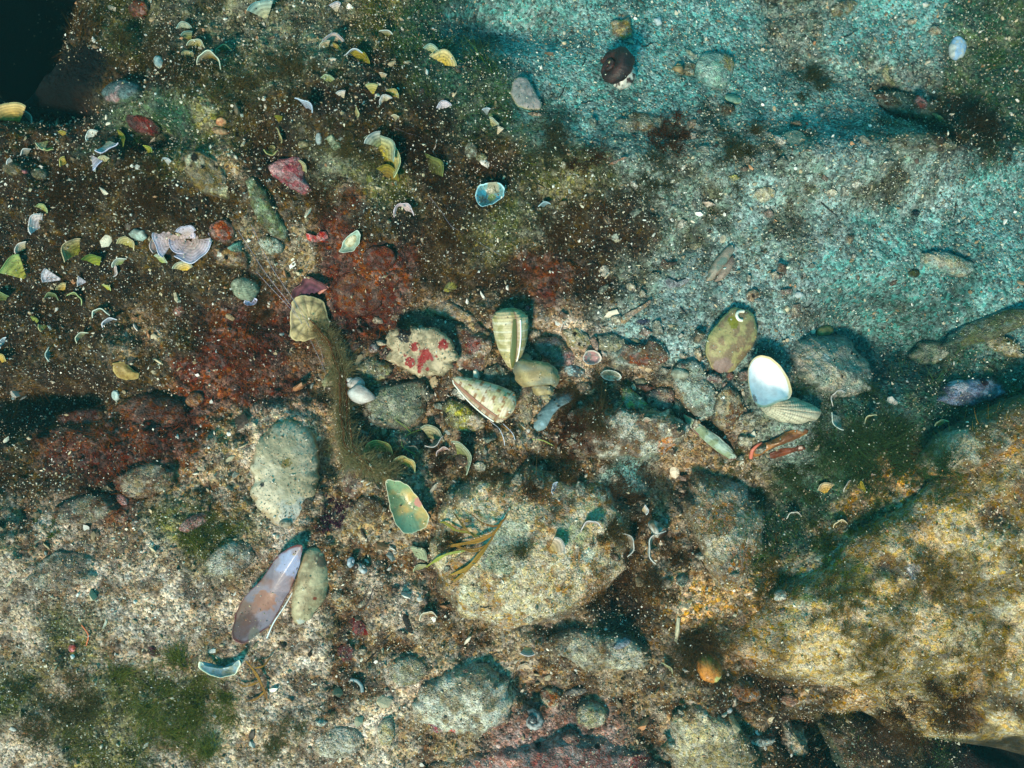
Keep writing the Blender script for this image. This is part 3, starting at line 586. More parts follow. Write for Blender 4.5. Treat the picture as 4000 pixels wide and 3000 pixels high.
st([(2708, 270), (2740, 205), (2820, 192), (2862, 205), (2876, 240), (2850, 330), (2815, 366), (2760, 350), (2715, 310)], 44, (140, 176, 156), (120, 160, 146), 'pale mint green cobble with a tan flank on the upper sand', grain=.25, bump=.02, spots=[(2850, 250, 40, (142, 130, 84))], sink=10)
st(e(2700, 210, 60, 20, -35), 12, (140, 150, 110), TEA, 'short stub of stick shaped rubble left of the mint green cobble')
st([(2680, 235), (2720, 240), (2710, 300), (2670, 300), (2630, 290)], 14, (166, 160, 130), (110, 100, 70), 'loose pale crumbs left of the mint green cobble')
st(e(3290, 35, 130, 60, 25), 30, (138, 132, 96), (104, 96, 66), 'tan stone at the top edge right of the sand', grain=.5)
st(e(3650, 122, 50, 40, 0), 24, (176, 164, 130), (130, 110, 80), 'upper right pale pebble with a dark foot')
st(e(3562, 86, 36, 24, 0), 16, (196, 180, 140), (150, 130, 90), 'tiny cream pebble in the upper right')
st(e(3592, 402, 50, 72, 5), 34, (166, 96, 90), (120, 56, 40), 'red pebble with a pale side in the upper right', grain=.05)
st([(3635, 435), (3665, 440), (3700, 490), (3660, 480)], 30, (136, 150, 90), (120, 124, 70), 'pale green triangular flake in the upper right', grain=.05, prof='ridge')
st(e(3740, 190, 70, 92, -10), 26, (150, 190, 226), (176, 190, 190), 'pale blue shell piece lying in the upper right rubble', grain=0, m=M_SHELL, name='shell_fragment', cat='shell fragment')
st([(3440, 260), (3465, 240), (3475, 300), (3500, 340), (3480, 350), (3445, 310)], 16, (140, 140, 100), (100, 104, 70), 'thin crooked shell flake in the upper right', name='shell_fragment', cat='shell fragment')
st(e(1840, 590, 56, 60, 0), 26, (150, 160, 140), (110, 110, 90), 'pale speckled stone above the turquoise shell, left of its neighbour')
st(e(1880, 618, 48, 40, 0), 20, (150, 156, 110), (120, 120, 80), 'greenish pebble above the turquoise shell')
st(e(2465, 1120, 36, 42, 30), 20, (200, 184, 150), (150, 120, 90), 'cream nut sized pebble on the sand above the tan plank')
st([(2395, 1262), (2440, 1225), (2500, 1195), (2545, 1168), (2540, 1190), (2480, 1230), (2430, 1276)], 12, (166, 140, 110), (150, 120, 96), 'flat tan plank shaped shard half buried in the pale sand', name='shell_shard', cat='shell shard', prof='slab', grain=.4)
st([(2600, 1080), (2615, 1085), (2625, 1112), (2690, 1085), (2702, 1092), (2660, 1122), (2610, 1128), (2593, 1105)], 14, (140, 142, 146), (110, 112, 120), 'bent grey fragment like a hook on the sand', name='shell_fragment', cat='shell fragment', grain=.25)
st(e(2430, 2512, 80, 34, 20), 20, (150, 160, 170), (140, 140, 150), 'slim bluish grey chip below the flat centre rock', name='shell_fragment', cat='shell fragment', grain=.1)
st(e(2250, 2700, 90, 40, 10), 24, (120, 120, 116), (100, 96, 90), 'dull grey pebble above the encrusted lump')
st(e(2150, 2720, 90, 80, 20), 44, (180, 160, 120), (140, 80, 40), 'orange veined rough lump near the bottom', bump=.09)
st(e(2310, 2790, 130, 100, 10), 50, (190, 170, 130), (150, 140, 100), 'pale knob of encrusted rock near the bottom edge', bump=.07)
st(e(2230, 2880, 70, 50, 0), 26, (160, 110, 90), (90, 50, 44), 'small red brown lump at the upper edge of the pink rock')
st([(2840, 2790), (2865, 2790), (2895, 2850), (2870, 2860), (2845, 2830)], 20, (190, 176, 140), (170, 150, 110), 'smooth beige wedge near the bottom edge', grain=.05, m=M_SHELL)
st([(2860, 2730), (2872, 2715), (2880, 2760), (2860, 2765)], 20, (214, 204, 186), (180, 160, 140), 'narrow white splinter above the beige wedge', grain=0, m=M_SHELL)
st(e(2848, 2775, 30, 26, 0), 18, (220, 220, 220), (190, 190, 190), 'tiny white bead above the beige wedge', grain=0, m=M_SHELL)
st([(2905, 2880), (2950, 2870), (3040, 2890), (3020, 2915), (2960, 2910)], 30, (170, 180, 170), (120, 120, 110), 'flat pale slab over a dark gap at the bottom edge', prof='slab')
st([(3060, 2820), (3085, 2790), (3100, 2840), (3140, 2830), (3165, 2900), (3160, 2960), (3110, 2960), (3060, 2920), (3040, 2880)], 60, (214, 194, 156), (150, 120, 84), 'cluster of jagged cream shell plates below the big boulder', prof='ridge', bump=.12, irr=.25, name='barnacle_cluster', cat='barnacles', grain=.2)
st(e(3080, 2730, 70, 50, 0), 30, (196, 150, 110), (140, 90, 60), 'orange tinged knob under the boulder edge')
st(e(2910, 2690, 160, 90, -20), 50, (120, 70, 30), (150, 100, 56), 'brown weedy stone right of the orange bulb', grain=.3)
st(e(1590, 2620, 160, 120, 10), 40, (166, 158, 130), (140, 130, 100), 'sandy mound of stone left of the whitish rock')
st(e(1510, 2860, 70, 110, 0), 36, (204, 184, 136), (170, 150, 110), 'upright cream stone near the bottom edge')
st(e(1320, 2900, 200, 120, 10), 30, (190, 180, 160), (150, 136, 110), 'wide pale sand dusted stone at the bottom left of centre')
st(e(900, 2180, 200, 130, 20), 40, (176, 166, 146), (130, 110, 90), 'sandy pale hump left of the pink lined mussel')
st(e(760, 2040, 120, 60, 30), 26, (176, 120, 112), (130, 80, 72), 'pinkish stone near the brown weed edge on the left')
st(e(480, 1950, 60, 40, -40), 20, (190, 120, 112), (150, 90, 84), 'small salmon pink stone on the left sand')
st(e(1380, 1870, 100, 160, -20), 34, (150, 120, 100), (100, 70, 60), 'brown red stone between the white valve and the narrow open valve')
st(e(1440, 1990, 120, 110, 0), 34, (124, 100, 66), (84, 60, 36), 'dark brown rubble lump left of the narrow open valve')
st(e(2925, 2590, 60, 60, 0), 24, (150, 100, 50), (110, 70, 30), 'ochre lump beside the orange bulb')
st(e(700, 1215, 60, 40, 20), 20, (164, 96, 70), (110, 60, 40), 'salmon coloured pebble on the red brown slope') 
st(e(50, 660, 90, 60, -20), 30, (124, 100, 64), (90, 80, 50), 'olive stone at the left edge beside yellow blades', grain=.2)
st(e(160, 680, 60, 50, -20), 24, (140, 132, 96), (110, 100, 70), 'grey stone near the left edge', grain=.2)
st(e(1400, 1150, 200, 160, 0), 40, (112, 60, 24), (84, 36, 16), 'rust brown weed covered lump in the dark hollow', grain=.2)
st(e(1480, 1010, 130, 100, 10), 34, (104, 46, 24), (80, 34, 16), 'rusty red lump above the dark hollow', grain=.2)
st(e(300, 1640, 260, 90, 10), 30, (120, 56, 26), (90, 36, 20), 'red brown ledge on the left slope', grain=.15)
st(e(600, 1600, 280, 130, -10), 36, (122, 62, 24), (88, 40, 16), 'orange brown mossy hump on the left slope', grain=.15)
st(e(760, 1560, 80, 60, 20), 24, (146, 96, 46), (112, 66, 30), 'yellowish brown knob on the left slope', grain=.15)
slab('red_sponge', [(1195, 910), (1215, 925), (1240, 930), (1250, 905), (1280, 900), (1290, 930), (1265, 945), (1215, 945), (1195, 935)], 26, (214, 36, 10), (160, 24, 8), 'dome', 'vivid red sponge patch in the dark weed', 'sponge', grain=.15, bump=.05)
slab('red_sponge', e(285, 2530, 44, 36, 20), 20, (220, 14, 6), (170, 8, 8), 'dome', 'small vivid red sponge on the lower left sand', 'sponge', grain=.05)
slab('red_sponge', e(2062, 1205, 24, 24, 0), 14, (190, 30, 14), (120, 20, 16), 'dome', 'dark red dot beside the top of the banded cone shell', 'sponge', grain=.05)
slab('red_sponge', e(100, 670, 24, 22, 0), 12, (190, 30, 24), (150, 20, 20), 'dome', 'tiny red spot near the left edge', 'sponge', grain=0)
slab('red_crust', e(1400, 2450, 100, 60, -30), 10, (120, 30, 30), (92, 22, 28), 'low', 'dark crimson crust left of centre in the lower sand', 'crust', grain=.6)
slab('red_crust', e(1350, 2550, 70, 70, -30), 10, (112, 34, 34), (86, 26, 30), 'low', 'maroon crust just below the dark crimson crust', 'crust', grain=.6)
slab('red_crust', e(600, 2545, 60, 40, -30), 12, (92, 22, 40), (60, 16, 30), 'low', 'dark maroon crust on the lower left sand', 'crust', grain=.4)
tuft(1310, 2020, 76, 260, (76, 30, 60), 'dark purple bushy clump between the white valve and narrow open valve', (60, 20, 44), h=.5, name='purple_alga', rad=1.6, group=None, branch=2)

# ------------------------------------------------------------------ shells: valves
def hinge_ribs(x, y, k=26, amp=.02, ck=26): return (x, y, k, amp, ck)
c = group_thing('cockle_shell', 3040, 1530, 'open ribbed cockle with one white inner valve and one ribbed outer valve', 'shell', r=60)
def child(o, name, parent):
    o.name = name; return o
slab('inner_valve', [(2904, 1540), (2896, 1490), (2898, 1440), (2915, 1405), (2945, 1388), (2985, 1396), (3025, 1430), (3054, 1480), (3066, 1530), (3056, 1556), (3015, 1566), (2980, 1584), (2948, 1592), (2918, 1574)], 104, (222, 230, 236), (206, 216, 226), 'cup', m=M_SMOOTH, shell=10, bump=.003, rim=(196, 178, 136), rimw=.90, irr=.012,
     grain=0, parent=c, up=14, sink=0, ribs=None, patch=.2, spots=[(2925, 1555, 14, (40, 36, 40))])
slab('outer_valve', [(2966, 1580), (2985, 1548), (3040, 1540), (3110, 1552), (3170, 1580), (3205, 1608), (3180, 1640), (3110, 1655), (3040, 1648), (2985, 1622)], 74, (226, 214, 184), (206, 196, 170), 'dome', m=M_SHELL, shell=9, bump=.006,
     grain=.02, parent=c, up=16, sink=0, ribs=(2960, 1585, 24, .034, 62), patch=.3)
c['label'] = c['label']
c = group_thing('mussel_shell', 1150, 2300, 'open date shaped mussel with a lilac and pink inner valve beside its tan outer valve', 'shell', r=60)
slab('inner_valve', [(1195, 2118), (1160, 2118), (1115, 2140), (1070, 2200), (1030, 2260), (980, 2310), (945, 2370), (925, 2430), (925, 2490), (960, 2500), (1010, 2470), (1060, 2440), (1100, 2380), (1140, 2310), (1170, 2230), (1190, 2170)], 44, (138, 124, 134), (140, 104, 92), 'cup',
     m=M_SMOOTH, shell=7, bump=.004, rim=(96, 34, 30), rimw=.93, grain=.3, parent=c, up=26, sink=0, ps=.35, spots=[(1040, 2340, 44, (150, 108, 92)), (960, 2440, 60, (84, 54, 48)), (1150, 2200, 60, (146, 156, 190)), (1010, 2470, 30, (120, 110, 100))])
slab('outer_valve', [(1190, 2150), (1230, 2130), (1270, 2150), (1290, 2200), (1290, 2270), (1270, 2340), (1230, 2400), (1190, 2435), (1150, 2430), (1140, 2380), (1150, 2300), (1170, 2220)], 70, (204, 188, 150), (166, 146, 112), 'dome',
     m=M_SHELL, shell=8, bump=.012, grain=.2, parent=c, up=12, sink=0, patch=.35, spots=[(1240, 2325, 8, (120, 50, 20)), (1180, 2420, 14, (200, 200, 190)), (1270, 2180, 30, (120, 100, 80))], rim=(120, 60, 40), rimw=.97)
slab('oyster_valve', [(1090, 1640), (1170, 1650), (1220, 1700), (1242, 1780), (1235, 1880), (1215, 1960), (1180, 2030), (1140, 2060), (1090, 2050), (1040, 2000), (1000, 1930), (990, 1820), (1010, 1720)], 75, (232, 216, 186), (200, 184, 150), 'dome',
     'large whitish oyster valve lying domed side up left of centre', 'shell', m=M_SHELL, bump=.02, bs=.2, support=True, rim=(216, 196, 140), rimw=.96, grain=.8, sink=12, silt=.2, irr=.14, spots=[(1130, 1805, 20, (140, 120, 60)), (1160, 2000, 60, (214, 214, 206)), (1045, 1885, 10, (40, 40, 40))])
slab('pebble_shell', e(1115, 2045, 50, 34, 0), 26, (190, 180, 160), (150, 140, 120), 'dome', 'small round shell stuck to the foot of the large oyster valve', 'shell', m=M_SHELL, grain=.1)
slab('oval_valve', [(2745, 1370), (2760, 1310), (2790, 1270), (2820, 1235), (2850, 1210), (2900, 1205), (2945, 1235), (2957, 1300), (2945, 1350), (2900, 1410), (2860, 1450), (2810, 1458), (2765, 1430)], 46, (178, 164, 110), (150, 124, 92), 'dome',
     'big oval olive tan valve with a white worm curl on its upper end', 'shell', m=M_SHELL, bump=.018, bs=.2, support=True, rim=(220, 204, 140), rimw=.955, grain=.18, sink=0, up=6, ps=.12, lean=(10, 100), spots=[(2850, 1255, 26, (140, 136, 40)), (2810, 1430, 40, (150, 120, 110))])
cord('worm_tube', [(2905, 1216, 5), (2885, 1218, 6), (2878, 1232, 6), (2886, 1248, 6), (2900, 1252, 5)], 6, (226, 222, 206), 'white curled worm tube on the upper end of the big oval valve', 'worm tube', m=M_SHELL)
slab('red_spotted_plate', [(1510, 1340), (1530, 1300), (1600, 1285), (1680, 1283), (1740, 1300), (1790, 1350), (1808, 1390), (1780, 1430), (1740, 1465), (1690, 1480), (1620, 1478), (1560, 1445), (1520, 1400)], 44, (206, 184, 150), (150, 134, 104), 'slab',
     'flat rounded oyster plate with bright red crust spots', 'shell', m=M_SHELL, bump=.030, bs=.22, irr=.22, patch=.42, ps=.12, grain=.8, sink=2, up=10, rim=(206, 186, 150), rimw=.965, support=True, lean=(6, 60), silt=.05,
     spots=[(1630, 1355, 20, (150, 12, 4)), (1675, 1385, 26, (150, 12, 4)), (1660, 1405, 20, (150, 12, 4)), (1610, 1415, 22, (150, 12, 4)), (1650, 1430, 14, (150, 12, 4)), (1745, 1345, 20, (150, 12, 4)), (1592, 1388, 8, (150, 12, 4)), (1718, 1390, 6, (150, 12, 4)),
            (1655, 1418, 12, (150, 12, 4)), (1645, 1450, 9, (150, 12, 4)), (1700, 1400, 9, (150, 12, 4)), (1680, 1440, 8, (150, 12, 4)), (1590, 1305, 30, (24, 10, 10)), (1600, 1330, 12, (30, 14, 10)), (1545, 1440, 14, (150, 40, 30))])
c = group_thing('razor_clam', 2810, 1030, 'slender grey pink clam lying open on the sand, both valves side by side', 'shell', r=30)
slab('left_valve', [(2860, 955), (2868, 975), (2850, 1010), (2815, 1060), (2780, 1098), (2757, 1100), (2765, 1060), (2795, 1010), (2830, 970)], 26, (160, 146, 130), (110, 130, 120), 'dome', m=M_SHELL, shell=5, grain=.15, parent=c, up=8, sink=0, rim=(176, 150, 120), rimw=.9, bump=.01)
slab('right_valve', [(2866, 990), (2872, 1020), (2850, 1065), (2820, 1095), (2785, 1105), (2800, 1070), (2830, 1020)], 24, (166, 144, 128), (130, 110, 100), 'dome', m=M_SHELL, shell=5, grain=.2, parent=c, up=6, sink=0, bump=.01)
slab('lid_shell', e(2825, 933, 28, 36, -15), 8, (200, 190, 160), (160, 150, 130), 'dome', 'tiny round lid above the slender grey pink clam', 'shell', m=M_SHELL, grain=0, rim=(230, 220, 200), rimw=.85)
c = group_thing('narrow_clam', 1600, 1975, 'narrow open tan valve like a trough with thin white edges', 'shell', r=40)
slab('valve', [(1515, 1870), (1560, 1868), (1600, 1890), (1640, 1940), (1670, 1990), (1685, 2010), (1670, 2060), (1620, 2080), (1580, 2075), (1550, 2030), (1530, 1970), (1518, 1910)], 40, (176, 150, 92), (112, 134, 98), 'cup', m=M_SMOOTH, shell=6, bump=.008, rim=(226, 220, 190), rimw=.955,
     grain=.2, parent=c, up=30, sink=0, ps=.5, spots=[(1640, 1955, 20, (176, 120, 110)), (1600, 2050, 60, (110, 146, 120))])
slab('long_shard', [(2655, 1605), (2690, 1625), (2740, 1660), (2800, 1700), (2850, 1745), (2880, 1790), (2850, 1800), (2790, 1760), (2720, 1700), (2670, 1650)], 30, (176, 196, 180), (150, 166, 130), 'ridge', 'long pale pointed shell blade with a dark red underside', 'shell', m=M_SHELL, sink=0, up=22, support=True, grain=.3, lean=(10, 45), rim=(120, 40, 40), rimw=.93)
slab('limpet', e(2310, 1398, 74, 58, 0), 24, (160, 120, 120), (110, 120, 120), 'cup', 'small purple lined limpet lying open in the rubble', 'shell', m=M_SMOOTH, shell=5, rim=(200, 190, 180), rimw=.86, grain=.3, sink=0, up=4)
slab('oval_shell', e(2385, 1467, 82, 40, -8), 16, (150, 160, 140), (110, 110, 90), 'cup', 'glassy oval shell with a pale rim lying open in the rubble', 'shell', m=M_SMOOTH, shell=4, rim=(210, 216, 206), rimw=.86, grain=.4, sink=0, up=4)
st(e(2500, 1492, 56, 30, 0), 16, (150, 160, 126), (120, 120, 90), 'olive oval pebble right of the glassy oval shell')
st(e(2280, 1510, 60, 40, 0), 16, (150, 140, 110), (110, 90, 70), 'tan crumb below the purple lined limpet')
slab('abalone_shell', [(1858, 760), (1870, 730), (1915, 718), (1955, 722), (1975, 745), (1965, 780), (1930, 805), (1885, 818), (1862, 800)], 40, (60, 150, 176), (110, 150, 150), 'cup', 'turquoise rimmed oval shell lying open in brown weed', 'shell', m=M_SMOOTH, shell=5, rim=(170, 220, 230), rimw=.90,
     grain=.3, sink=0, up=8, spots=[(1922, 775, 18, (130, 150, 96)), (1925, 740, 30, (140, 140, 120))])
slab('plate_fragment', [(1992, 375), (2000, 325), (2025, 303), (2055, 305), (2080, 340), (2105, 390), (2122, 418), (2110, 432), (2060, 434), (2020, 425)], 22, (170, 160, 156), (140, 140, 136), 'slab', 'grey half disc shell fragment with a ridge and cream rim on the upper sand', 'shell fragment', m=M_SHELL, grain=.35, rim=(214, 206, 160), rimw=.94, sink=2, up=4, lean=(6, 90))
cord('plate_ridge', [(1996, 360, 3), (2030, 345, 4), (2062, 322, 3)], 5, (196, 186, 156), 'thin cream ridge across the half disc fragment', 'shell ridge', m=M_SHELL)
st(e(2090, 446, 60, 18, -5), 10, (176, 140, 96), (130, 100, 70), 'narrow tan sliver under the half disc fragment')
slab('round_lid', e(2862, 388, 66, 40, -15), 10, (126, 170, 150), (110, 150, 130), 'low', 'pale green round lid on the sand below the mint green cobble', 'shell', m=M_SHELL, grain=.05, rim=(190, 206, 150), rimw=.9, up=10)
slab('disc_shell', e(3102, 548, 100, 88, 0), 8, (130, 146, 130), (110, 126, 110), 'low', 'thin translucent grey green disc in the upper right rubble', 'shell', m=M_SHELL, grain=.5, rim=(176, 186, 160), rimw=.93, up=4)
slab('cup_shell', [(1320, 985), (1345, 990), (1385, 985), (1410, 960), (1420, 925), (1408, 908), (1395, 915), (1370, 930), (1345, 950), (1335, 975)], 34, (150, 170, 156), (120, 140, 126), 'cup', 'pale glassy cup shell holding an oat shaped grain', 'shell', m=M_SMOOTH, shell=4, rim=(206, 220, 210), rimw=.93, grain=0, sink=0, up=14)
slab('encrusted_kernel', e(1375, 942, 62, 36, 38), 24, (226, 216, 184), (196, 180, 140), 'dome', 'rough cream kernel lying in the glassy cup shell', 'shell fragment', m=M_SHELL, bump=.06, grain=0, up=16)
slab('ball_shell', e(958, 1128, 96, 92, 0), 60, (170, 176, 150), (120, 124, 100), 'dome', 'round ridged pale shell on the dark weed slope', 'shell', m=M_SHELL, grain=.1, ribs=(958, 1090, 10, .02, 40), patch=.3)
slab('bivalve', e(985, 1180, 50, 26, 20), 18, (206, 206, 236), (170, 180, 220), 'cup', 'white lilac lip shell under the round ridged shell', 'shell', m=M_SMOOTH, shell=4, grain=0, up=6, sink=0)
slab('tan_disc', [(448, 1420), (475, 1412), (500, 1408), (510, 1430), (530, 1450), (548, 1460), (540, 1478), (500, 1488), (460, 1475), (446, 1450)], 20, (180, 150, 84), (150, 120, 60), 'low', 'yellow tan notched disc on the dark left slope', 'shell', m=M_SHELL, grain=.05, up=8, rim=(206, 180, 110), rimw=.88)
slab('cracked_disc', [(1142, 1310), (1150, 1230), (1160, 1180), (1200, 1158), (1240, 1162), (1275, 1185), (1285, 1225), (1292, 1270), (1270, 1300), (1235, 1320), (1190, 1335), (1158, 1332)], 20, (198, 178, 128), (150, 136, 90), 'low',
     'cream cracked disc snagged on thin nylon threads', 'disc', m=M_SHELL, bump=.03, bs=.18, grain=.04, up=50, sink=0, rim=(216, 200, 150), rimw=.93, shell=6, ribs=(1222, 1250, 7, .03, 8), patch=.3)
fan(1222, 1128, 72, 105, 'purple scalloped blade with a serrated rim above the cracked disc', None, up=24, name='purple_fan', spread=150, lift=28, cup=.5, base=(84, 44, 70), rim=(128, 80, 84), frill=.10, bands=3, th=4)
cord('shell_stalk', [(1245, 1146, 14), (1262, 1134, 20), (1282, 1118, 24)], 6, (190, 130, 116), 'pinkish prong beside the purple scalloped blade', 'shell fragment', m=M_SHELL)
slab('orange_bulb', e(2765, 2600, 120, 100, -60), 70, (206, 130, 54), (176, 110, 50), 'dome', 'glossy orange bulb shaped sea squirt near the bottom', 'sea squirt', m=M_SMOOTH, grain=.05, bump=.015, spots=[(2800, 2650, 26, (196, 190, 120))], up=4)
slab('trough_shell', [(800, 2560), (820, 2585), (870, 2600), (920, 2590), (950, 2560), (955, 2585), (930, 2625), (870, 2640), (820, 2620), (798, 2590)], 30, (120, 146, 160), (120, 128, 118), 'cup', 'blurred pale blue curved shell beside the green weed', 'shell', m=M_SMOOTH, shell=5, rim=(206, 214, 190), rimw=.9, grain=0, up=22, sink=0)
slab('crescent_bone', [(2080, 1660), (2100, 1610), (2140, 1570), (2190, 1540), (2250, 1522), (2285, 1530), (2240, 1565), (2190, 1590), (2150, 1630), (2130, 1675), (2100, 1685)], 34, (160, 196, 210), (130, 160, 166), 'dome', 'curved pale blue shell shard right of the grey whelk', 'shell shard', m=M_SHELL, grain=.12, bump=.015, spots=[(2180, 1585, 5, (10, 10, 10)), (2165, 1562, 4, (20, 10, 10)), (2110, 1620, 4, (20, 20, 20))])
slab('long_shard', [(2035, 1400), (2060, 1390), (2080, 1450), (2085, 1550), (2078, 1640), (2055, 1665), (2025, 1650), (2022, 1560), (2028, 1470)], 34, (156, 144, 112), (120, 104, 84), 'ridge', 'long upright grey brown shard left of the grey whelk', 'shell shard', m=M_STONE, grain=.35, up=4)
slab('crab_claw', [(2930, 1785), (2940, 1750), (2985, 1730), (3030, 1710), (3060, 1685), (3100, 1672), (3145, 1670), (3150, 1690), (3110, 1715), (3060, 1735), (3000, 1760), (2960, 1790)], 40, (146, 96, 50), (104, 62, 34), 'ridge', 'orange brown leaf like crab claw below the cockle', 'crab claw', m=M_SMOOTH, grain=.12, up=10, support=True)
slab('crab_claw', [(2990, 1785), (3050, 1750), (3130, 1735), (3140, 1755), (3080, 1775), (3010, 1800)], 22, (120, 60, 34), (90, 44, 26), 'ridge', 'darker rusty piece under the orange crab claw', 'crab claw', m=M_SMOOTH, grain=.2)
cord('curled_claw', [(2932, 1790, 10), (2940, 1760, 14), (2960, 1738, 14), (2976, 1730, 10)], 9, (190, 104, 84), 'salmon curled tip at the left end of the orange claw', 'crab claw', m=M_SHELL, taper=.5)

# ------------------------------------------------------------------ snails and cones
def cone_mesh(L, W, direction, c1, c2, roll=0, lift=6, spire=.16, squares=None, bandc=None, seed=1, conv=(1.1, 1.35)):
    nz_, na = 70, 72; t = np.linspace(0, 1, nz_)[:, None]; a = np.linspace(0, 2 * np.pi, na, endpoint=False)[None]
    sh = np.where(t < spire, (t / spire) ** conv[0], 1 - ((t - spire) / (1 - spire)) ** conv[1] * 0.84) * np.clip((1 - t) * 14 + .35, 0, 1)
    k = 0.74 + 0.26 * (a / (2 * np.pi)); k = np.where(t < spire, 1 - (1 - k) * (t / spire), k); r = sh * W / 2 * U * k
    st_ = 0.05 * np.sin(t / spire * 22) * (t < spire); r = r * (1 + st_); z = (t - .5) * L * U * np.ones_like(a)
    ang = a + math.radians(roll); G = np.stack([z, r * np.cos(ang), r * np.sin(ang)], -1)                  # x runs from spire to tip
    B = Matrix.Rotation(math.radians(lift), 3, 'Y'); D = Matrix.Rotation(math.radians(direction), 3, 'Z'); G = G @ np.array(D @ B).T
    n_ = fbm(t * 9 + seed, a * 2.2, 1.0, seed, 3); pt = np.clip(n_ * 4 + .3, 0, 1)[..., None]; C = lin(c1) * (1 - pt) + lin(c2) * pt
    if bandc is not None:
        for c0, wd in ((.22, .03), (.36, .02), (.50, .02), (.66, .03)):
            kk = np.clip(1 - np.abs(t - c0) / wd, 0, 1)[..., None] * 0.8; C = C * (1 - kk) + lin(bandc) * kk
    if squares is not None:
        q = ((np.sin(t * 46) > .35) & (vn(t * 7.3 + seed, a * 3.2, .55, seed + 4) > .05)).astype(float)[..., None]; C = C * (1 - q * .85) + lin(squares) * q * .85
    C = .70 * C * (1 + .22 * fbm(t * 22 + seed, a * 2.0, .6, seed + 9, 3))[..., None] * (0.9 + 0.1 * np.sin(a * 0 + t * 160))[..., None]; C[:, 0] = lin((120, 90, 70))
    return G, rings_mesh('body', G, C * np.ones_like(G), M_SHELL)
def cone(px, py, L, W, direction, label, slit=(70, 44, 34), lip=(230, 226, 210), up=4, **k):
    G, me_ = cone_mesh(L, W, direction, seed=int(px) % 71, **k); e_ = group_thing('cone_shell', px, py, label, 'cone shell', None, L / 4)
    zmin = G[..., 2].min(); off = np.array([(G[..., 0].min() + G[..., 0].max()) / 2, (G[..., 1].min() + G[..., 1].max()) / 2, zmin])
    me_.vertices.foreach_set('co', (np.concatenate([G.reshape(-1, 3), G[0].mean(0)[None], G[-1].mean(0)[None]]) - off).astype(np.float32).ravel()); me_.update()
    o = link('body', me_, e_, (0, 0, up * U)); GRAIN[o.name] = .1; G = G - off; ax = G.mean(1)
    i = np.arange(12, 69); w_ = np.clip(np.linspace(.35, 1.15, len(i)), 0, 1)[:, None] * 7.5; idx = np.linspace(0, 1, 8)[None] * w_; i0 = np.floor(idx).astype(int); f_ = (idx - i0)[..., None]
    S = G[i[:, None], i0] * (1 - f_) + G[i[:, None], i0 + 1] * f_; S = S + (S - ax[i][:, None]) * .035
    a_ = link('aperture', solid_sheet('aperture', S, 1.5 * U, np.ones_like(S) * lin(slit), M_SMOOTH), e_, (0, 0, up * U)); GRAIN[a_.name] = 0
    Lp = (G[i, -1] + (G[i, -1] - ax[i]) * .04)[None]; l_ = link('outer_lip', tube_mesh('outer_lip', Lp, np.full((1, len(i)), 3.2 * U), np.ones_like(Lp) * lin(lip), M_SMOOTH, 6), e_, (0, 0, up * U)); GRAIN[l_.name] = 0
    return e_
cone(1992, 1325, 240, 156, -86, 'pale green banded cone shell standing tip down in the rubble centre', c1=(222, 204, 158), c2=(186, 172, 116), bandc=(240, 232, 210), roll=62, spire=.16, slit=(86, 92, 50), up=8, lift=10, conv=(.42, 2.3))
cone(1895, 1560, 268, 146, 152, 'cream cone shell with brown squares lying in the rubble centre', c1=(240, 222, 194), c2=(218, 200, 152), squares=(164, 104, 50), roll=20, spire=.13, slit=(150, 104, 86), up=12, lift=6, conv=(.42, 1.8))
snail(2092, 1475, 196, 'grey ridged whelk with its spire pointing down in the rubble', cat='whelk', turns=5, T=2.4, egg=1.4, tube=.62, growth=.12, direction=-75, lift=8, roll=330, c1=(160, 156, 134), c2=(190, 166, 116), cord=.07, up=6, grain=.35)
snail(2402, 290, 150, 'dark red black turban snail with a worn white flank on the upper sand', turns=4, T=1.15, tube=.72, growth=.17, direction=160, lift=38, roll=-20, c1=(46, 28, 28), c2=(74, 40, 34), up=2, grain=.25)
slab('chalky_fragment', [(2412, 300), (2440, 256), (2476, 262), (2488, 300), (2460, 345), (2420, 362), (2392, 345)], 62, (226, 226, 214), (70, 46, 44), 'dome', 'white worn chalky shell piece against the dark turban snail', 'shell fragment', m=M_SHELL, bump=.06, patch=.35, ps=.12, grain=.2, up=14)
snail(1420, 1525, 120, 'white smooth whelk with an orange brown mouth behind the brown weed strand', cat='whelk', turns=4, T=2.2, egg=1.45, tube=.66, growth=.14, direction=140, lift=6, roll=200, c1=(222, 220, 216), c2=(206, 196, 190), mouth=(160, 92, 66), up=6, grain=.02)
snail(1290, 1500, 80, 'small white snail half hidden left of the brown weed strand', turns=3, T=1.3, tube=.7, growth=.18, direction=170, lift=10, roll=60, c1=(196, 190, 166), c2=(150, 150, 110), up=4, grain=.1)
snail(1408, 2215, 62, 'larger white pointed top snail in the sand right of the mussel', turns=4, T=1.7, tube=.62, growth=.15, direction=50, lift=20, roll=80, c1=(214, 218, 222), c2=(196, 186, 160), grain=.05)
snail(1374, 2190, 42, 'smaller white top snail touching the larger one', turns=3, T=1.5, tube=.62, growth=.15, direction=10, lift=20, roll=10, c1=(190, 206, 220), c2=(170, 180, 190), grain=.05)
snail(2566, 2062, 84, 'white coiled worm snail on the edge of the flat rock', turns=3, T=1.9, tube=.5, growth=.22, direction=215, lift=4, roll=40, c1=(220, 212, 200), c2=(170, 140, 110), up=6, grain=.02)
snail(2643, 272, 42, 'tiny cream snail left of the mint green cobble', turns=3, T=1.6, tube=.6, growth=.17, direction=100, lift=15, roll=200, c1=(190, 176, 130), c2=(150, 130, 90), grain=.05)
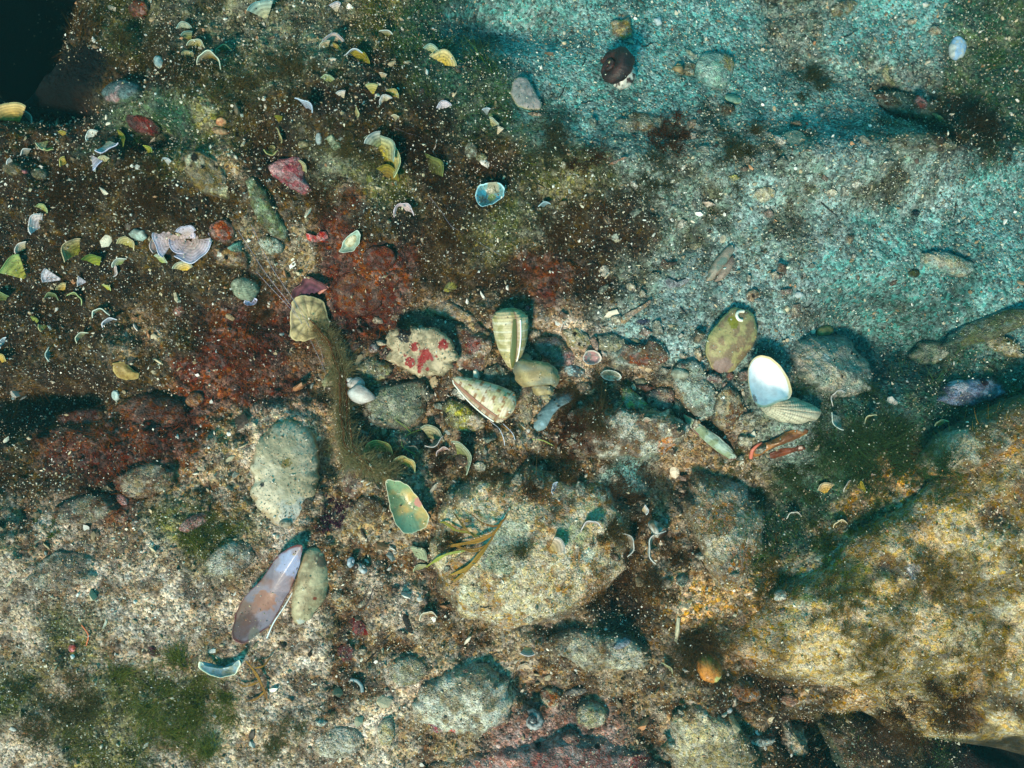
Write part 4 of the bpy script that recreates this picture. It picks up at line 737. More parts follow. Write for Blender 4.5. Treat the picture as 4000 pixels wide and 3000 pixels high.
snail(1790, 272, 36, 'tiny dark banded snail at the edge of the weed in the upper middle', turns=3, T=1.2, tube=.6, growth=.17, direction=80, lift=45, roll=200, c1=(150, 150, 120), c2=(60, 50, 40), grain=.05)
snail(2090, 2795, 74, 'white rough knobbed snail near the bottom edge', turns=3, T=1.2, tube=.66, growth=.16, direction=100, lift=55, roll=20, c1=(206, 204, 200), c2=(90, 80, 80), bandn=14, grain=.05, cord=.1)
snail(2955, 1175, 26, 'tiny white spiral on the sand above the big oval valve', turns=3, T=1.2, tube=.66, growth=.16, direction=100, lift=55, roll=20, c1=(196, 206, 200), c2=(130, 120, 100), grain=.05)
slab('bivalve', e(865, 476, 42, 28, 20), 18, (226, 170, 120), (190, 120, 80), 'dome', 'peach coloured small valve, upper of two on the upper left slope', 'shell', m=M_SHELL, grain=0)
slab('bivalve', e(862, 512, 64, 30, -8), 20, (196, 170, 130), (170, 130, 96), 'dome', 'longer cream cracked valve just below the peach one', 'shell', m=M_SHELL, grain=0, ribs=(862, 560, 10, .02, 3))
slab('bivalve', e(624, 246, 76, 40, -52), 22, (196, 214, 212), (150, 176, 180), 'dome', 'long white oval valve in the upper left weed', 'shell', m=M_SHELL, grain=0, up=10, rim=(226, 226, 200), rimw=.86)
slab('bivalve', e(583, 283, 22, 36, 10), 14, (190, 184, 166), (150, 140, 120), 'dome', 'small cream valve beside the long white oval valve', 'shell', m=M_SHELL, grain=0, up=6)
slab('bivalve', [(1275, 545), (1300, 525), (1330, 560), (1335, 580), (1300, 585)], 26, (176, 186, 156), (140, 146, 110), 'dome', 'ribbed pale green shell chip above the pink stone', 'shell', m=M_SHELL, grain=0, ribs=(1270, 590, 8, .03, 2))
slab('bivalve', e(1245, 542, 30, 48, 5), 20, (180, 190, 190), (150, 160, 160), 'dome', 'white thin shell left of the ribbed pale green chip', 'shell', m=M_SHELL, grain=0)
slab('bivalve', e(1185, 562, 44, 30, 0), 16, (160, 150, 110), (120, 110, 80), 'dome', 'rounded tan pebble shell above the pink stone', 'shell', m=M_SHELL, grain=.1)
slab('bivalve', e(1066, 582, 26, 24, 0), 14, (190, 190, 140), (150, 150, 100), 'cup', 'small ring shaped shell above the pink stone', 'shell', m=M_SHELL, shell=4, grain=0, up=4, sink=0)
slab('bivalve', [(1740, 1115), (1755, 1097), (1775, 1100), (1790, 1118), (1778, 1136), (1750, 1143), (1726, 1138)], 26, (166, 166, 70), (140, 146, 96), 'ridge', 'yellow green limpet on the edge of the brown weed', 'shell', m=M_SHELL, grain=.1)

# angular rubble packed between the shells of the centre
rr_ = random.Random(21); taken = [(o_.location.x, o_.location.y, 110 if len(o_.children) or o_.type == 'EMPTY' else 210 if o_.name in ('red_spotted_plate', 'oyster_valve') else 150 if o_.name == 'oval_valve' else max(o_.dimensions.x, o_.dimensions.y) / U * .42) for o_ in sc.objects if o_.type in ('MESH', 'EMPTY') and o_.name != 'seabed' and not o_.parent]
cnt = 0
for _ in range(2600):
    zone = rr_.random()
    if zone < .62: x, y = rr_.uniform(1380, 2980), rr_.uniform(1230, 1800)
    elif zone < .85: x, y = rr_.uniform(1250, 3100), rr_.uniform(1750, 2960)
    else: x, y = rr_.uniform(2250, 3500), rr_.uniform(420, 1150)
    wx_, wy_ = P(x, y, 0); L_ = rr_.uniform(26, 88) * (1 if zone < .62 else .75)
    if any((wx_ - a) ** 2 + (wy_ - b) ** 2 < ((q * .62 + L_ * .33) * U) ** 2 for a, b, q in taken): continue
    cnt += 1
    if cnt > 210: break
    taken.append((wx_, wy_, L_ * .4)); na_ = rr_.randint(4, 6); a0 = rr_.random() * 6.28; asp = rr_.uniform(.45, .85); ro = rr_.random() * 3.14; pts = []
    for q in range(na_):
        an = a0 + q * 6.283 / na_ + rr_.uniform(-.3, .3); rd = L_ / 2 * rr_.uniform(.8, 1.15); ux, uy = math.cos(an) * rd, math.sin(an) * rd * asp
        pts.append((x + ux * math.cos(ro) - uy * math.sin(ro), y + ux * math.sin(ro) + uy * math.cos(ro)))
    cc_ = rr_.choice([(176, 160, 130), (150, 146, 126), (196, 182, 150), (140, 120, 92), (160, 130, 112), (130, 140, 122), (206, 196, 176), (120, 90, 66)])
    lb = 'angular sediment dusted rubble chip wedged among the centre shells and stones' if zone < .62 else ('angular sediment dusted rubble chip on the lower sand and rocks' if zone < .85 else 'angular sediment dusted rubble chip on the upper right gravel')
    gp_ = 'rubble chips among the centre shells' if zone < .62 else ('rubble chips in the lower part' if zone < .85 else 'rubble chips on the upper right gravel')
    slab('rubble_chip', pts, L_ * rr_.uniform(.25, .5), cc_, tuple(int(v * .72) for v in cc_), rr_.choice(['dome', 'slab', 'ridge', 'slab']), lb, 'rubble chip', gp_, facet=.7, bump=.05, sink=5, grain=.7, silt=.28, seed=cnt + 7, lean=None)

# ------------------------------------------------------------------ fan shaped alga blades (opening towards `direction`, counted anticlockwise from the right)
G1 = 'fan shaped alga blades on the dark left slope'; G2 = 'fan shaped alga blades in the upper middle weed'; G3 = 'fan shaped alga blades around the centre rocks'; G4 = 'fan shaped alga blades on the right slope'
FANS = [
 (50, 470, 120, 120, 120, 30, .7, YEL, YWH, G1, 'large striped yellow fan cut by the left edge'),
 (120, 468, 62, 40, 90, 45, .9, (130, 150, 120), (190, 206, 190), G1, 'whitish fan touching the large striped yellow one'),
 (60, 1045, 118, 130, 60, 28, .5, (150, 150, 50), (150, 176, 110), G1, 'tall striped yellow wedge near the left edge'),
 (15, 1160, 80, 100, 80, 60, .9, (90, 104, 50), (130, 150, 100), G1, 'olive fan at the left edge below the striped wedge'),
 (300, 985, 92, 145, 95, 52, 1.1, (150, 150, 40), (190, 176, 140), G1, 'folded yellow fan with a grey back'),
 (380, 1020, 86, 95, 60, 50, 1.2, (140, 150, 40), (100, 130, 60), G1, 'upright green yellow fan right of the folded one'),
 (500, 955, 52, 70, 140, 40, 1.2, (160, 156, 80), (206, 196, 150), G1, 'curled cream yellow fan under the pale angular chip'),
 (722, 1040, 56, 95, 110, 35, .8, (206, 176, 60), (206, 214, 190), G1, 'small clean yellow and white fan in the dark weed'),
 (635, 1014, 44, 60, 100, 40, .8, (150, 166, 90), (196, 214, 190), G1, 'small pale green fan left of the clean yellow and white one'),
 (476, 1030, 50, 120, 100, 60, 1., (130, 150, 80), (206, 216, 206), G1, 'thin white edged green fan on the dark slope'),
 (455, 1060, 36, 0, 100, 40, .9, (190, 176, 170), (226, 216, 214), G1, 'small white ragged blade below the thin white edged fan'),
 (205, 1078, 84, 165, 44, 20, .6, (214, 214, 226), (226, 226, 240), G1, 'white club shaped blade with a long stem'),
 (322, 1100, 42, 175, 60, 30, .6, (206, 210, 226), (220, 220, 230), G1, 'smaller white club shaped blade right of the long stemmed one'),
 (155, 882, 66, 150, 110, 45, 1.0, (206, 200, 206), (226, 222, 226), G1, 'rounded white blade near the left edge'),
 (95, 972, 52, 140, 90, 60, 1.0, (190, 186, 140), (220, 214, 206), G1, 'cream blade above the tall striped wedge'),
 (170, 818, 34, 60, 130, 40, 1., (140, 150, 70), (180, 196, 140), G1, 'small curled green blade above the rounded white blade'),
 (245, 1120, 36, 120, 90, 30, .8, (190, 160, 50), (206, 200, 150), G1, 'small yellow fan below the white club shaped blade'),
 (422, 1125, 32, 60, 90, 50, .8, (170, 170, 50), (196, 206, 130), G1, 'small bright yellow blade in the dark left centre'),
 (145, 1255, 48, 65, 46, 25, .6, (130, 150, 40), (150, 170, 90), G1, 'narrow green yellow wedge pointing down'),
 (172, 1283, 44, 205, 46, 40, .8, (130, 140, 40), (206, 206, 150), G1, 'narrow wedge with a cream edge right of the green yellow one'),
 (400, 1224, 50, 95, 150, 80, 1.3, (120, 140, 90), (214, 226, 214), G1, 'thin white crescent on the dark left slope'),
 (438, 1262, 52, 120, 100, 75, 1.1, (150, 166, 180), (220, 226, 240), G1, 'white crescent below the thin one'),
 (330, 1320, 46, 130, 110, 70, 1.1, (120, 130, 90), (206, 214, 190), G1, 'grey green crescent on the lower dark slope'),
 (196, 1385, 46, 180, 90, 75, 1., (120, 150, 150), (196, 214, 206), G1, 'pale blade standing on edge on the lower dark slope'),
 (15, 1400, 56, 60, 70, 40, .8, (190, 160, 50), (206, 190, 120), G1, 'yellow blade at the left edge on the lower dark slope'),
 (20, 1340, 40, 150, 90, 70, 1., (150, 176, 190), (220, 230, 240), G1, 'small bluish white crescent at the left edge'),
 (300, 1170, 50, 60, 130, 72, 1.2, (90, 104, 50), (170, 186, 130), G1, 'olive edged crescent on the dark slope'),
 (210, 1160, 40, 80, 130, 60, 1.2, (80, 100, 50), (130, 150, 110), G1, 'dim olive fan left of the olive edged crescent'),
 (170, 572, 62, 235, 46, 30, .7, (150, 150, 90), (190, 196, 160), G1, 'forked pale green wedge on the upper left slope'),
 (200, 585, 42, 265, 60, 50, .8, (150, 150, 60), (170, 180, 120), G1, 'small green wedge beside the forked one'),
 (255, 530, 48, 90, 40, 50, .8, (130, 120, 40), (170, 160, 70), G1, 'narrow dim yellow blade in the upper left'),
 (435, 580, 88, 290, 70, 40, .8, (160, 176, 150), (206, 206, 230), G1, 'white draped fan with a cone shaped fold'),
 (482, 548, 56, 20, 90, 40, 1., (160, 160, 40), (140, 150, 60), G1, 'bright yellow green fan above the white draped one'),
 (385, 640, 92, 310, 36, 25, .7, (206, 200, 206), (200, 204, 236), G1, 'long white tongue shaped blade'),
 (592, 605, 62, 30, 80, 50, .9, (130, 140, 30), (176, 190, 80), G1, 'yellow fan under green filaments'),
 (365, 533, 34, 130, 140, 35, .8, (206, 226, 220), (226, 236, 230), G1, 'small bright white oval blade'),
 (412, 622, 34, 90, 90, 45, .8, (176, 176, 130), (206, 206, 170), G1, 'cream knob shaped blade between white ones'),
 (110, 600, 40, 120, 90, 65, 1., (140, 150, 130), (196, 206, 206), G1, 'small pale crescent on the upper left slope'),
 (250, 635, 34, 160, 90, 45, .8, (176, 160, 60), (196, 190, 110), G1, 'small yellow wedge on the upper left slope'),
 (45, 635, 34, 160, 60, 45, .8, (176, 186, 180), (216, 220, 220), G1, 'small white stroke shaped blade near the left edge'),
 (660, 632, 36, 70, 60, 45, .8, (176, 186, 180), (206, 216, 220), G1, 'small forked white blade on the upper left slope'),
 (725, 106, 40, 90, 130, 40, .9, (140, 166, 140), (176, 200, 186), G1, 'pale mint blade in the upper left green weed'),
 (738, 145, 54, 110, 60, 50, .9, (130, 140, 50), (120, 160, 150), G1, 'tall mint and yellow fan in the upper left green weed'),
 (772, 180, 50, 80, 120, 55, 1.1, (176, 176, 90), (190, 206, 180), G1, 'curved cream fan in the upper left green weed'),
 (736, 214, 32, 90, 140, 30, .8, (190, 190, 120), (200, 206, 160), G1, 'small round cream blade in the upper left green weed'),
 (822, 245, 66, 80, 160, 72, 1.3, (120, 110, 40), (206, 220, 200), G1, 'arched white rimmed fan at the edge of the green weed'),
 (880, 205, 46, 110, 140, 70, 1.2, (110, 120, 60), (150, 166, 120), G1, 'dim arched fan above the white rimmed one'),
 (1028, 45, 92, 110, 80, 35, .7, (166, 176, 140), (150, 196, 196), G2, 'large pale blue green fan at the top edge'),
 (1312, 30, 46, 100, 70, 30, .7, (180, 180, 150), (206, 212, 226), G2, 'small white keyhole shaped blade at the top edge'),
 (1305, 158, 56, 95, 130, 30, .8, (190, 176, 110), (200, 200, 206), G2, 'rounded white fan in the upper middle weed'),
 (1320, 190, 40, 45, 70, 30, .8, (170, 150, 60), (190, 180, 100), G2, 'yellow fan under the rounded white one'),
 (1272, 185, 44, 130, 90, 40, .8, (166, 166, 110), (206, 206, 180), G2, 'cream twisted blade left of the rounded white fan'),
 (1302, 240, 28, 90, 60, 30, .8, (200, 200, 180), (216, 216, 200), G2, 'tiny white tooth shaped blade below the rounded white fan'),
 (1512, 140, 62, 80, 60, 72, 1.1, (130, 140, 60), (190, 206, 200), G2, 'slim pale crescent standing in the upper middle weed'),
 (1388, 222, 84, 100, 60, 78, 1.1, (150, 170, 160), (196, 216, 226), G2, 'tall thin white blade seen on edge'),
 (1410, 232, 62, 60, 110, 40, .9, (150, 146, 20), (150, 150, 60), G2, 'saturated yellow fan behind the thin white blade'),
 (1685, 193, 44, 80, 110, 35, .8, (150, 166, 110), (160, 196, 180), G2, 'small pale green fan at the weed edge'),
 (1730, 235, 66, 70, 150, 25, .6, (190, 176, 60), (206, 206, 160), G2, 'clean cream and yellow fan at the weed edge'),
 (1285, 312, 46, 80, 80, 50, .9, (130, 150, 80), (170, 190, 150), G2, 'small green wedge in the upper middle weed'),
 (1455, 350, 52, 95, 62, 30, .6, (150, 140, 30), (190, 196, 140), G2, 'yellow triangular fan pointing down'),
 (1500, 305, 48, 80, 40, 50, .8, (160, 150, 90), (206, 200, 180), G2, 'narrow cream blade above the yellow triangular fan'),
 (1334, 372, 40, 110, 60, 30, .7, (180, 176, 140), (216, 220, 220), G2, 'white drop shaped blade left of the yellow triangular fan'),
 (1508, 395, 32, 120, 150, 40, .9, (176, 170, 130), (220, 224, 226), G2, 'small bright white rounded blade'),
 (1534, 370, 34, 60, 130, 40, .9, (160, 150, 60), (190, 186, 120), G2, 'small yellow curl right of the bright white blade'),
 (1736, 412, 36, 100, 140, 30, .9, (190, 190, 200), (214, 214, 230), G2, 'small white rounded blade right in the brown weed'),
 (1198, 427, 86, 55, 70, 70, 1.2, (150, 166, 190), (190, 206, 226), G2, 'long bluish white crescent'),
 (1094, 472, 50, 90, 40, 50, .8, (120, 110, 20), (130, 130, 40), G2, 'dim yellow green blade left of the long crescent'),
 (1395, 445, 44, 10, 60, 50, .9, (150, 140, 90), (190, 190, 140), G2, 'cream sliver in the middle of the brown weed'),
 (1546, 460, 34, 80, 60, 60, .9, (150, 150, 110), (206, 206, 180), G2, 'small pale hook shaped blade above the yellow cluster'),
 (1100, 540, 70, 20, 60, 66, 1., (140, 130, 80), (176, 166, 120), G2, 'long tan sliver blade above the pink stone'),
 (1062, 600, 34, 270, 130, 40, .9, (130, 140, 60), (170, 180, 120), G2, 'small green cup shaped blade above the pink stone'),
 (1900, 440, 60, 95, 34, 66, .9, (130, 150, 150), (196, 206, 216), G2, 'narrow pale upright blade at the sand edge'),
 (1930, 480, 52, 50, 60, 50, .9, (170, 170, 110), (180, 190, 170), G2, 'cream folded blade at the sand edge'),
 (1955, 510, 44, 60, 40, 30, .8, (190, 180, 150), (206, 206, 190), G2, 'small cream splinter blade at the sand edge'),
 (1700, 655, 92, 40, 90, 40, .8, (66, 72, 20), (120, 130, 70), G2, 'dark olive fan with a thin pale rim'),
 (1182, 655, 44, 40, 100, 40, .8, (140, 146, 80), (190, 190, 150), G2, 'small pale yellow blade at the right of the pink stone'),
 (1580, 826, 56, 95, 170, 55, 1.3, (190, 176, 176), (220, 204, 214), G3, 'pale pink crescent in the dark weed above the hollow'),
 (2125, 805, 66, 100, 50, 76, 1.0, (110, 150, 160), (160, 190, 200), G3, 'thin blue green blade standing on edge right of the turquoise shell'),
 (1480, 1755, 74, 100, 170, 30, .8, (150, 146, 50), (180, 186, 110), G3, 'round yellow green fan nearest the brown weed strand'),
 (1580, 1812, 66, 65, 150, 45, .9, (190, 176, 70), (206, 206, 150), G3, 'clean yellow fan right of the round yellow green one'),
 (1690, 1690, 84, 60, 100, 35, .9, (150, 160, 110), (176, 190, 166), G3, 'glassy pale green fan above the yellow ones'),
 (1700, 1722, 96, 300, 60, 72, 1.0, (140, 140, 120), (206, 200, 196), G3, 'folded fan with a white lower edge'),
 (1805, 1785, 116, 25, 100, 50, 1.1, (120, 130, 60), (176, 186, 160), G3, 'tall curled olive fan with a white edge beside the flat rock'),
 (1606, 1752, 44, 90, 120, 45, .9, (130, 120, 90), (160, 150, 130), G3, 'dim brownish fan behind the yellow ones'),
 (1732, 1762, 42, 110, 120, 60, 1.1, (170, 150, 140), (206, 190, 190), G3, 'small pinkish white crescent by the brown weed'),
 (1636, 2160, 62, 50, 110, 25, .7, (150, 166, 130), (166, 180, 150), G3, 'flat pale green fan on the sand left of the flat rock'),
 (1645, 2215, 44, 110, 110, 45, .9, (150, 160, 110), (180, 190, 150), G3, 'small green cup blade under the flat pale green fan'),
 (1660, 2035, 32, 90, 80, 45, .9, (170, 180, 170), (190, 200, 190), G3, 'tiny pale blade at the lower end of the narrow open valve'),
 (2308, 2052, 56, 100, 150, 66, 1.2, (176, 166, 150), (216, 206, 206), G3, 'pinkish white crescent on top of the flat rock'),
 (2175, 2125, 90, 30, 60, 30, 1.0, (170, 150, 90), (206, 196, 190), G3, 'long translucent yellow crescent on the flat rock'),
 (2448, 2122, 76, 15, 110, 70, 1.2, (150, 150, 130), (196, 196, 190), G3, 'thin greyish crescent at the right rim of the flat rock'),
 (2558, 2130, 110, 160, 110, 66, 1.3, (190, 180, 160), (220, 214, 206), G3, 'large white banded crescent below the white coiled worm snail'),
 (2520, 1990, 32, 10, 90, 30, .8, (206, 190, 140), (226, 236, 240), G3, 'small white cup shaped blade right of the brown weed plants'),
 (2525, 1640, 30, 90, 90, 40, .9, (160, 130, 110), (200, 190, 170), G3, 'tiny beige blade on the low speckled rock'),
 (2165, 1905, 40, 160, 90, 50, .9, (170, 180, 200), (200, 210, 226), G3, 'small bluish blade on the upper part of the flat rock'),
 (3265, 1555, 52, 140, 140, 50, 1.1, (150, 150, 140), (206, 206, 200), G4, 'rounded pale grey blade right of the cockle'),
 (3260, 1645, 74, 215, 80, 35, .9, (130, 150, 140), (200, 214, 206), G4, 'long pale blue green crescent right of the cockle'),
 (3390, 1636, 52, 120, 90, 66, 1.1, (150, 150, 100), (190, 190, 150), G4, 'slim tan crescent right of the long pale one'),
 (3668, 1651, 46, 110, 90, 45, .9, (180, 176, 90), (216, 212, 160), G4, 'pale yellow blade by the ridge rock'),
 (3218, 1905, 66, 105, 80, 30, .7, (190, 160, 60), (216, 206, 170), G4, 'striped cream and yellow fan on the green shaded slope'),
 (3300, 1895, 64, 150, 60, 50, .9, (176, 166, 60), (206, 200, 190), G4, 'cream and yellow fan right of the striped one'),
 (3360, 1898, 44, 20, 70, 50, .9, (176, 166, 40), (190, 176, 60), G4, 'dull yellow blade linked to the cream and yellow fan'),
 (3405, 1855, 36, 80, 30, 60, .9, (190, 160, 140), (206, 190, 176), G4, 'tiny pinkish upright blade on the green slope'),
 (3096, 2010, 44, 100, 130, 70, 1.2, (150, 170, 170), (206, 214, 206), G4, 'small white crescent left on the green slope'),
 (3276, 2042, 44, 100, 120, 66, 1.2, (150, 150, 90), (226, 216, 180), G4, 'small cream crescent at the foot of the big boulder'),
 (2060, 2535, 66, 270, 60, 40, .7, (150, 160, 90), (206, 196, 196), G3, 'green triangular fan with a pink edge below the flat rock'),
 (2050, 2600, 34, 90, 150, 30, .8, (190, 180, 150), (206, 196, 176), G3, 'small cream round blade below the green triangular fan'),
 (2600, 2600, 60, 50, 70, 66, 1., (150, 150, 110), (180, 180, 140), G3, 'dim narrow blade left of the orange bulb'),
 (1675, 2400, 52, 100, 130, 60, 1.2, (190, 170, 130), (226, 214, 190), G3, 'cream curled blade on the sand left of the flat rock base'),
]
for f in FANS:
    if f[0] == 50: k = dict(bands=9)
    else: k = {}
    fan(f[0], f[1], f[2] * .88, f[3], f[10], f[9], spread=f[4], lift=f[5], cup=f[6], base=f[7], rim=f[8], **k)

c = group_thing('frilled_alga', 735, 945, 'large white lilac frilled alga with two big lobes and dark specks', 'alga', None, 50)
for (x, y, R, d, sp, l) in ((690, 932, 76, 120, 230, 16), (762, 946, 82, 330, 215, 14), (728, 955, 70, 250, 160, 10), (735, 905, 44, 95, 110, 30)):
    o = fan(x, y, R, d, None, None, c, up=10, name='lobe', spread=sp, lift=l, cup=.25, inner=.03, base=(186, 170, 166), rim=(214, 214, 240), bands=7, frill=.06, th=4)
fan(622, 952, 62, 160, 'small pinkish lobe left of the large frilled alga', G1, spread=90, lift=30, cup=.9, base=(190, 160, 140), rim=(206, 190, 190))
c = group_thing('stacked_fan_alga', 1500, 620, 'tall yellow alga of three stacked lobes with grey blue edges', 'alga', None, 50)
for (x, y, R, d, sp, l, b, r) in ((1520, 685, 62, 60, 110, 40, (110, 90, 20), (150, 140, 50)), (1520, 640, 84, 30, 140, 34, (160, 156, 30), (190, 196, 150)), (1490, 590, 84, 50, 130, 34, (166, 156, 50), (160, 180, 160)), (1462, 552, 76, 130, 60, 44, (120, 130, 80), (180, 190, 190))):
    fan(x, y, R, d, None, None, c, up=10, name='lobe', spread=sp, lift=l, cup=.9, base=b, rim=r)

# ------------------------------------------------------------------ threads, worm tubes, stems and twigs
def thread(pts, label, r=.9, name='nylon_thread', cat='thread', col=None, group=None):
    return cord(name, pts, r, col or (120, 120, 150), label, cat, n=50, sides=5, m=M_THREAD if col is None else M_SHELL, group=group)
thread([(930, 900, 10), (1040, 1070, 30), (1150, 1215, 80), (1235, 1375, 40), (1290, 1500, 10)], 'longest nylon thread crossing the cracked disc')
thread([(985, 880, 10), (1060, 1040, 30), (1158, 1190, 80), (1250, 1360, 36), (1262, 1440, 10)], 'nylon thread running close beside the longest one', r=.8)
thread([(1000, 1060, 10), (1060, 1125, 40), (1130, 1200, 78), (1160, 1240, 80)], 'short nylon thread ending on the cracked disc', r=.8)
thread([(1680, 770, 8), (1720, 820, 12), (1760, 880, 12), (1800, 905, 8), (1960, 1000, 8)], 'faint thread through the brown weed left of the turquoise shell', r=.6)
thread([(1545, 500, 14), (1590, 520, 18), (1640, 535, 14), (1650, 560, 8)], 'faint thread above the dark olive fan', r=.6)
thread([(1915, 1645, 6), (1950, 1675, 12), (1966, 1710, 10), (1972, 1740, 4)], 'white bent bristle beside the yellow stained rock', r=1.3, name='white_bristle', cat='bristle', col=(206, 216, 236))
thread([(1965, 1655, 6), (2000, 1690, 10), (2012, 1718, 4)], 'shorter white bristle right of the bent one', r=1.1, name='white_bristle', cat='bristle', col=(200, 214, 236))
thread([(1145, 2310, 18), (1110, 2370, 16), (1070, 2430, 8), (1042, 2492, 4)], 'thin white spine leaning along the mussel', r=3.2, name='white_spine', cat='spine', col=(200, 214, 220))
thread([(1706, 545, 10), (1700, 575, 14), (1692, 592, 12), (1708, 616, 6)], 'small white crooked worm tube in the dark weed', r=2.6, name='worm_tube', cat='worm tube', col=(206, 190, 176))
thread([(2215, 1250, 4), (2196, 1270, 10), (2180, 1322, 4)], 'fine white curved bristle above the pink mottled stone', r=1, name='white_bristle', cat='bristle', col=(214, 220, 214))
thread([(1370, 2655, 4), (1395, 2660, 9), (1412, 2680, 9), (1416, 2705, 4)], 'pale ring shaped worm tube on the lower sand', r=7, name='worm_tube', cat='worm tube', col=(150, 160, 160))
thread([(1620, 1775, 10), (1570, 1740, 24), (1590, 1700, 26), (1650, 1675, 20), (1690, 1655, 8)], 'green curved stem above the yellow fans', r=2.2, name='alga_stem', cat='stem', col=(110, 130, 60))
thread([(1545, 1640, 8), (1580, 1665, 18), (1605, 1690, 20)], 'short green stem crossing the curved one', r=1.8, name='alga_stem', cat='stem', col=(110, 130, 60))
thread([(2080, 1715, 4), (2120, 1720, 12), (2160, 1740, 10)], 'forked pale green stem above the flat rock', r=2.4, name='alga_stem', cat='stem', col=(150, 166, 90))
thread([(320, 2440, 6), (345, 2480, 14), (338, 2520, 10)], 'salmon red filament above the small red sponge', r=3.2, name='red_filament', cat='filament', col=(190, 100, 60))
TW = [(2325, 625, 80, 8, 'long black twig on the gravel below the dark snail'), (2290, 400, 40, 5, 'short black splinter below the dark snail'), (2530, 174, 46, 12, 'black splinter right of the squarish tan stone'), (2197, 355, 54, 62, 'slanted dark splinter between shell fragment and dark snail'),
      (2555, 608, 46, -55, 'black splinter below the brown gravel hump'), (3165, 155, 60, -42, 'crooked black twig in the upper right sand'), (3110, 75, 50, 80, 'upright black twig in the upper right rubble'), (3325, 130, 60, 25, 'thin black twig on the upper right gravel'),
      (2280, 242, 30, 65, 'tiny dark splinter left of the dark snail'), (2975, 470, 44, -3, 'thin flat dark splinter below the pale green round lid'), (3730, 820, 60, 78, 'dark upright splinter on the right sand'), (3760, 865, 50, 30, 'dark slanted splinter just below the upright one'),
      (295, 1945, 86, 28, 'black stick on the sand at the left edge of the brown weed'), (1900, 610 + 1760, 50, 0, 'short dark sliver on the left part of the flat rock'), (1930, 2552, 46, 0, 'dark horizontal sliver above the whitish rock'),
      (1415, 2350, 130, 66, 'long thin black splinter right of the mussel'), (1445, 2330, 110, 64, 'black splinter parallel to the long thin one'), (1480, 2530, 160, 48, 'faint dark twig on the lower sand'),
      (1270, 2670, 70, -45, 'brown twig left of the pale worm ring'), (2322, 1028, 70, -30, 'thin brown twig at the upper border of the pale sand'), (3240, 820, 90, -42, 'long faint twig on the right gravel'), (1562, 1152, 26, 90, 'tiny forked black twig above the tapered tan shard'),
      (2670, 1215, 40, -50, 'small black chip stick left of the big oval valve'), (3160, 1195, 36, 25, 'small dark splinter left of the teal gully')]
for i, (x, y, L, a, lb) in enumerate(TW):
    d = math.radians(a); dx, dy = math.cos(d) * L / 2, -math.sin(d) * L / 2
    cord('twig', [(x - dx, y - dy, 3), (x - dx * .2 + 2, y - dy * .2 + 3, 6), (x + dx * .4, y + dy * .4 - 2, 6), (x + dx, y + dy, 4)], 2.6, (26, 18, 16), lb, 'twig', n=12, sides=5, m=M_SHELL, taper=.5, group='dark plant splinters on the sand')
st([(2380, 635), (2440, 612), (2455, 618), (2400, 642), (2372, 642)], 10, (170, 120, 90), (130, 90, 66), 'thin brown shell sliver right of the long black twig', name='shell_shard', cat='shell shard', grain=.1)
st(e(3570, 1068, 50, 34, 0), 20, (60, 66, 20), (44, 50, 16), 'dark olive leaf scrap on the right sand', name='leaf_scrap', cat='leaf', grain=0)
st(e(3575, 835, 40, 26, 10), 20, (24, 50, 60), (16, 30, 36), 'dark blue black pebble on the right gravel', grain=0)
st(e(2000 + 510, 1258, 60, 26, 10), 8, (50, 60, 90), (40, 50, 70), 'dark blue stain coloured chip on the pale sand', name='shell_fragment', cat='shell fragment', grain=.5)
st([(2566, 1250), (2585, 1262), (2598, 1275), (2580, 1278), (2568, 1268)], 12, (214, 220, 206), (190, 196, 180), 'clean white triangular chip on the pale sand', name='shell_fragment', cat='shell fragment', grain=0)
st([(2740, 790), (2770, 785), (2800, 800), (2760, 812)], 20, (206, 176, 150), (170, 130, 100), 'pale peach shell chip in the upper right gravel', name='shell_fragment', cat='shell fragment', grain=.1)
st([(2385, 920), (2410, 910), (2418, 935), (2390, 940)], 14, (170, 176, 160), (150, 150, 130), 'pale squarish chip in the brown weed right of the turquoise shell', grain=.2)
st([(2690, 950), (2740, 945), (2745, 970), (2700, 978)], 12, (146, 140, 100), (120, 116, 80), 'flat olive chip left of the tiny round lid')
st([(2840, 690), (2870, 680), (2900, 700), (2860, 712)], 16, (160, 150, 50), (140, 130, 50), 'mustard coloured chip in the upper right weed', grain=.1)
st([(3145, 680), (3172, 680), (3178, 710), (3150, 712)], 16, (176, 200, 190), (150, 170, 160), 'pale mint chip in the upper right gravel', grain=.1)
st(e(2985, 760, 90, 60, 0), 24, (190, 176, 140), (150, 136, 100), 'broad cream stone in the upper right gravel', grain=.3)
st(e(2410, 890 + 50, 30, 16, 0), 8, CRM, TAN, 'thin cream flake under the pale squarish chip')
st(e(3045, 1080, 30, 20, 40), 14, (120, 76, 66), (90, 60, 50), 'small rust chip on the right sand')
st(e(2940, 1155, 60, 50, 10), 24, (176, 150, 110), (110, 80, 56), 'brown holed knob above the big oval valve', spots=[(2938, 1158, 9, (40, 26, 20))])
st([(2705, 1370), (2735, 1350), (2745, 1400), (2730, 1425)], 26, (190, 166, 130), (150, 120, 90), 'triangular cream stone leaning on the left side of the big oval valve')

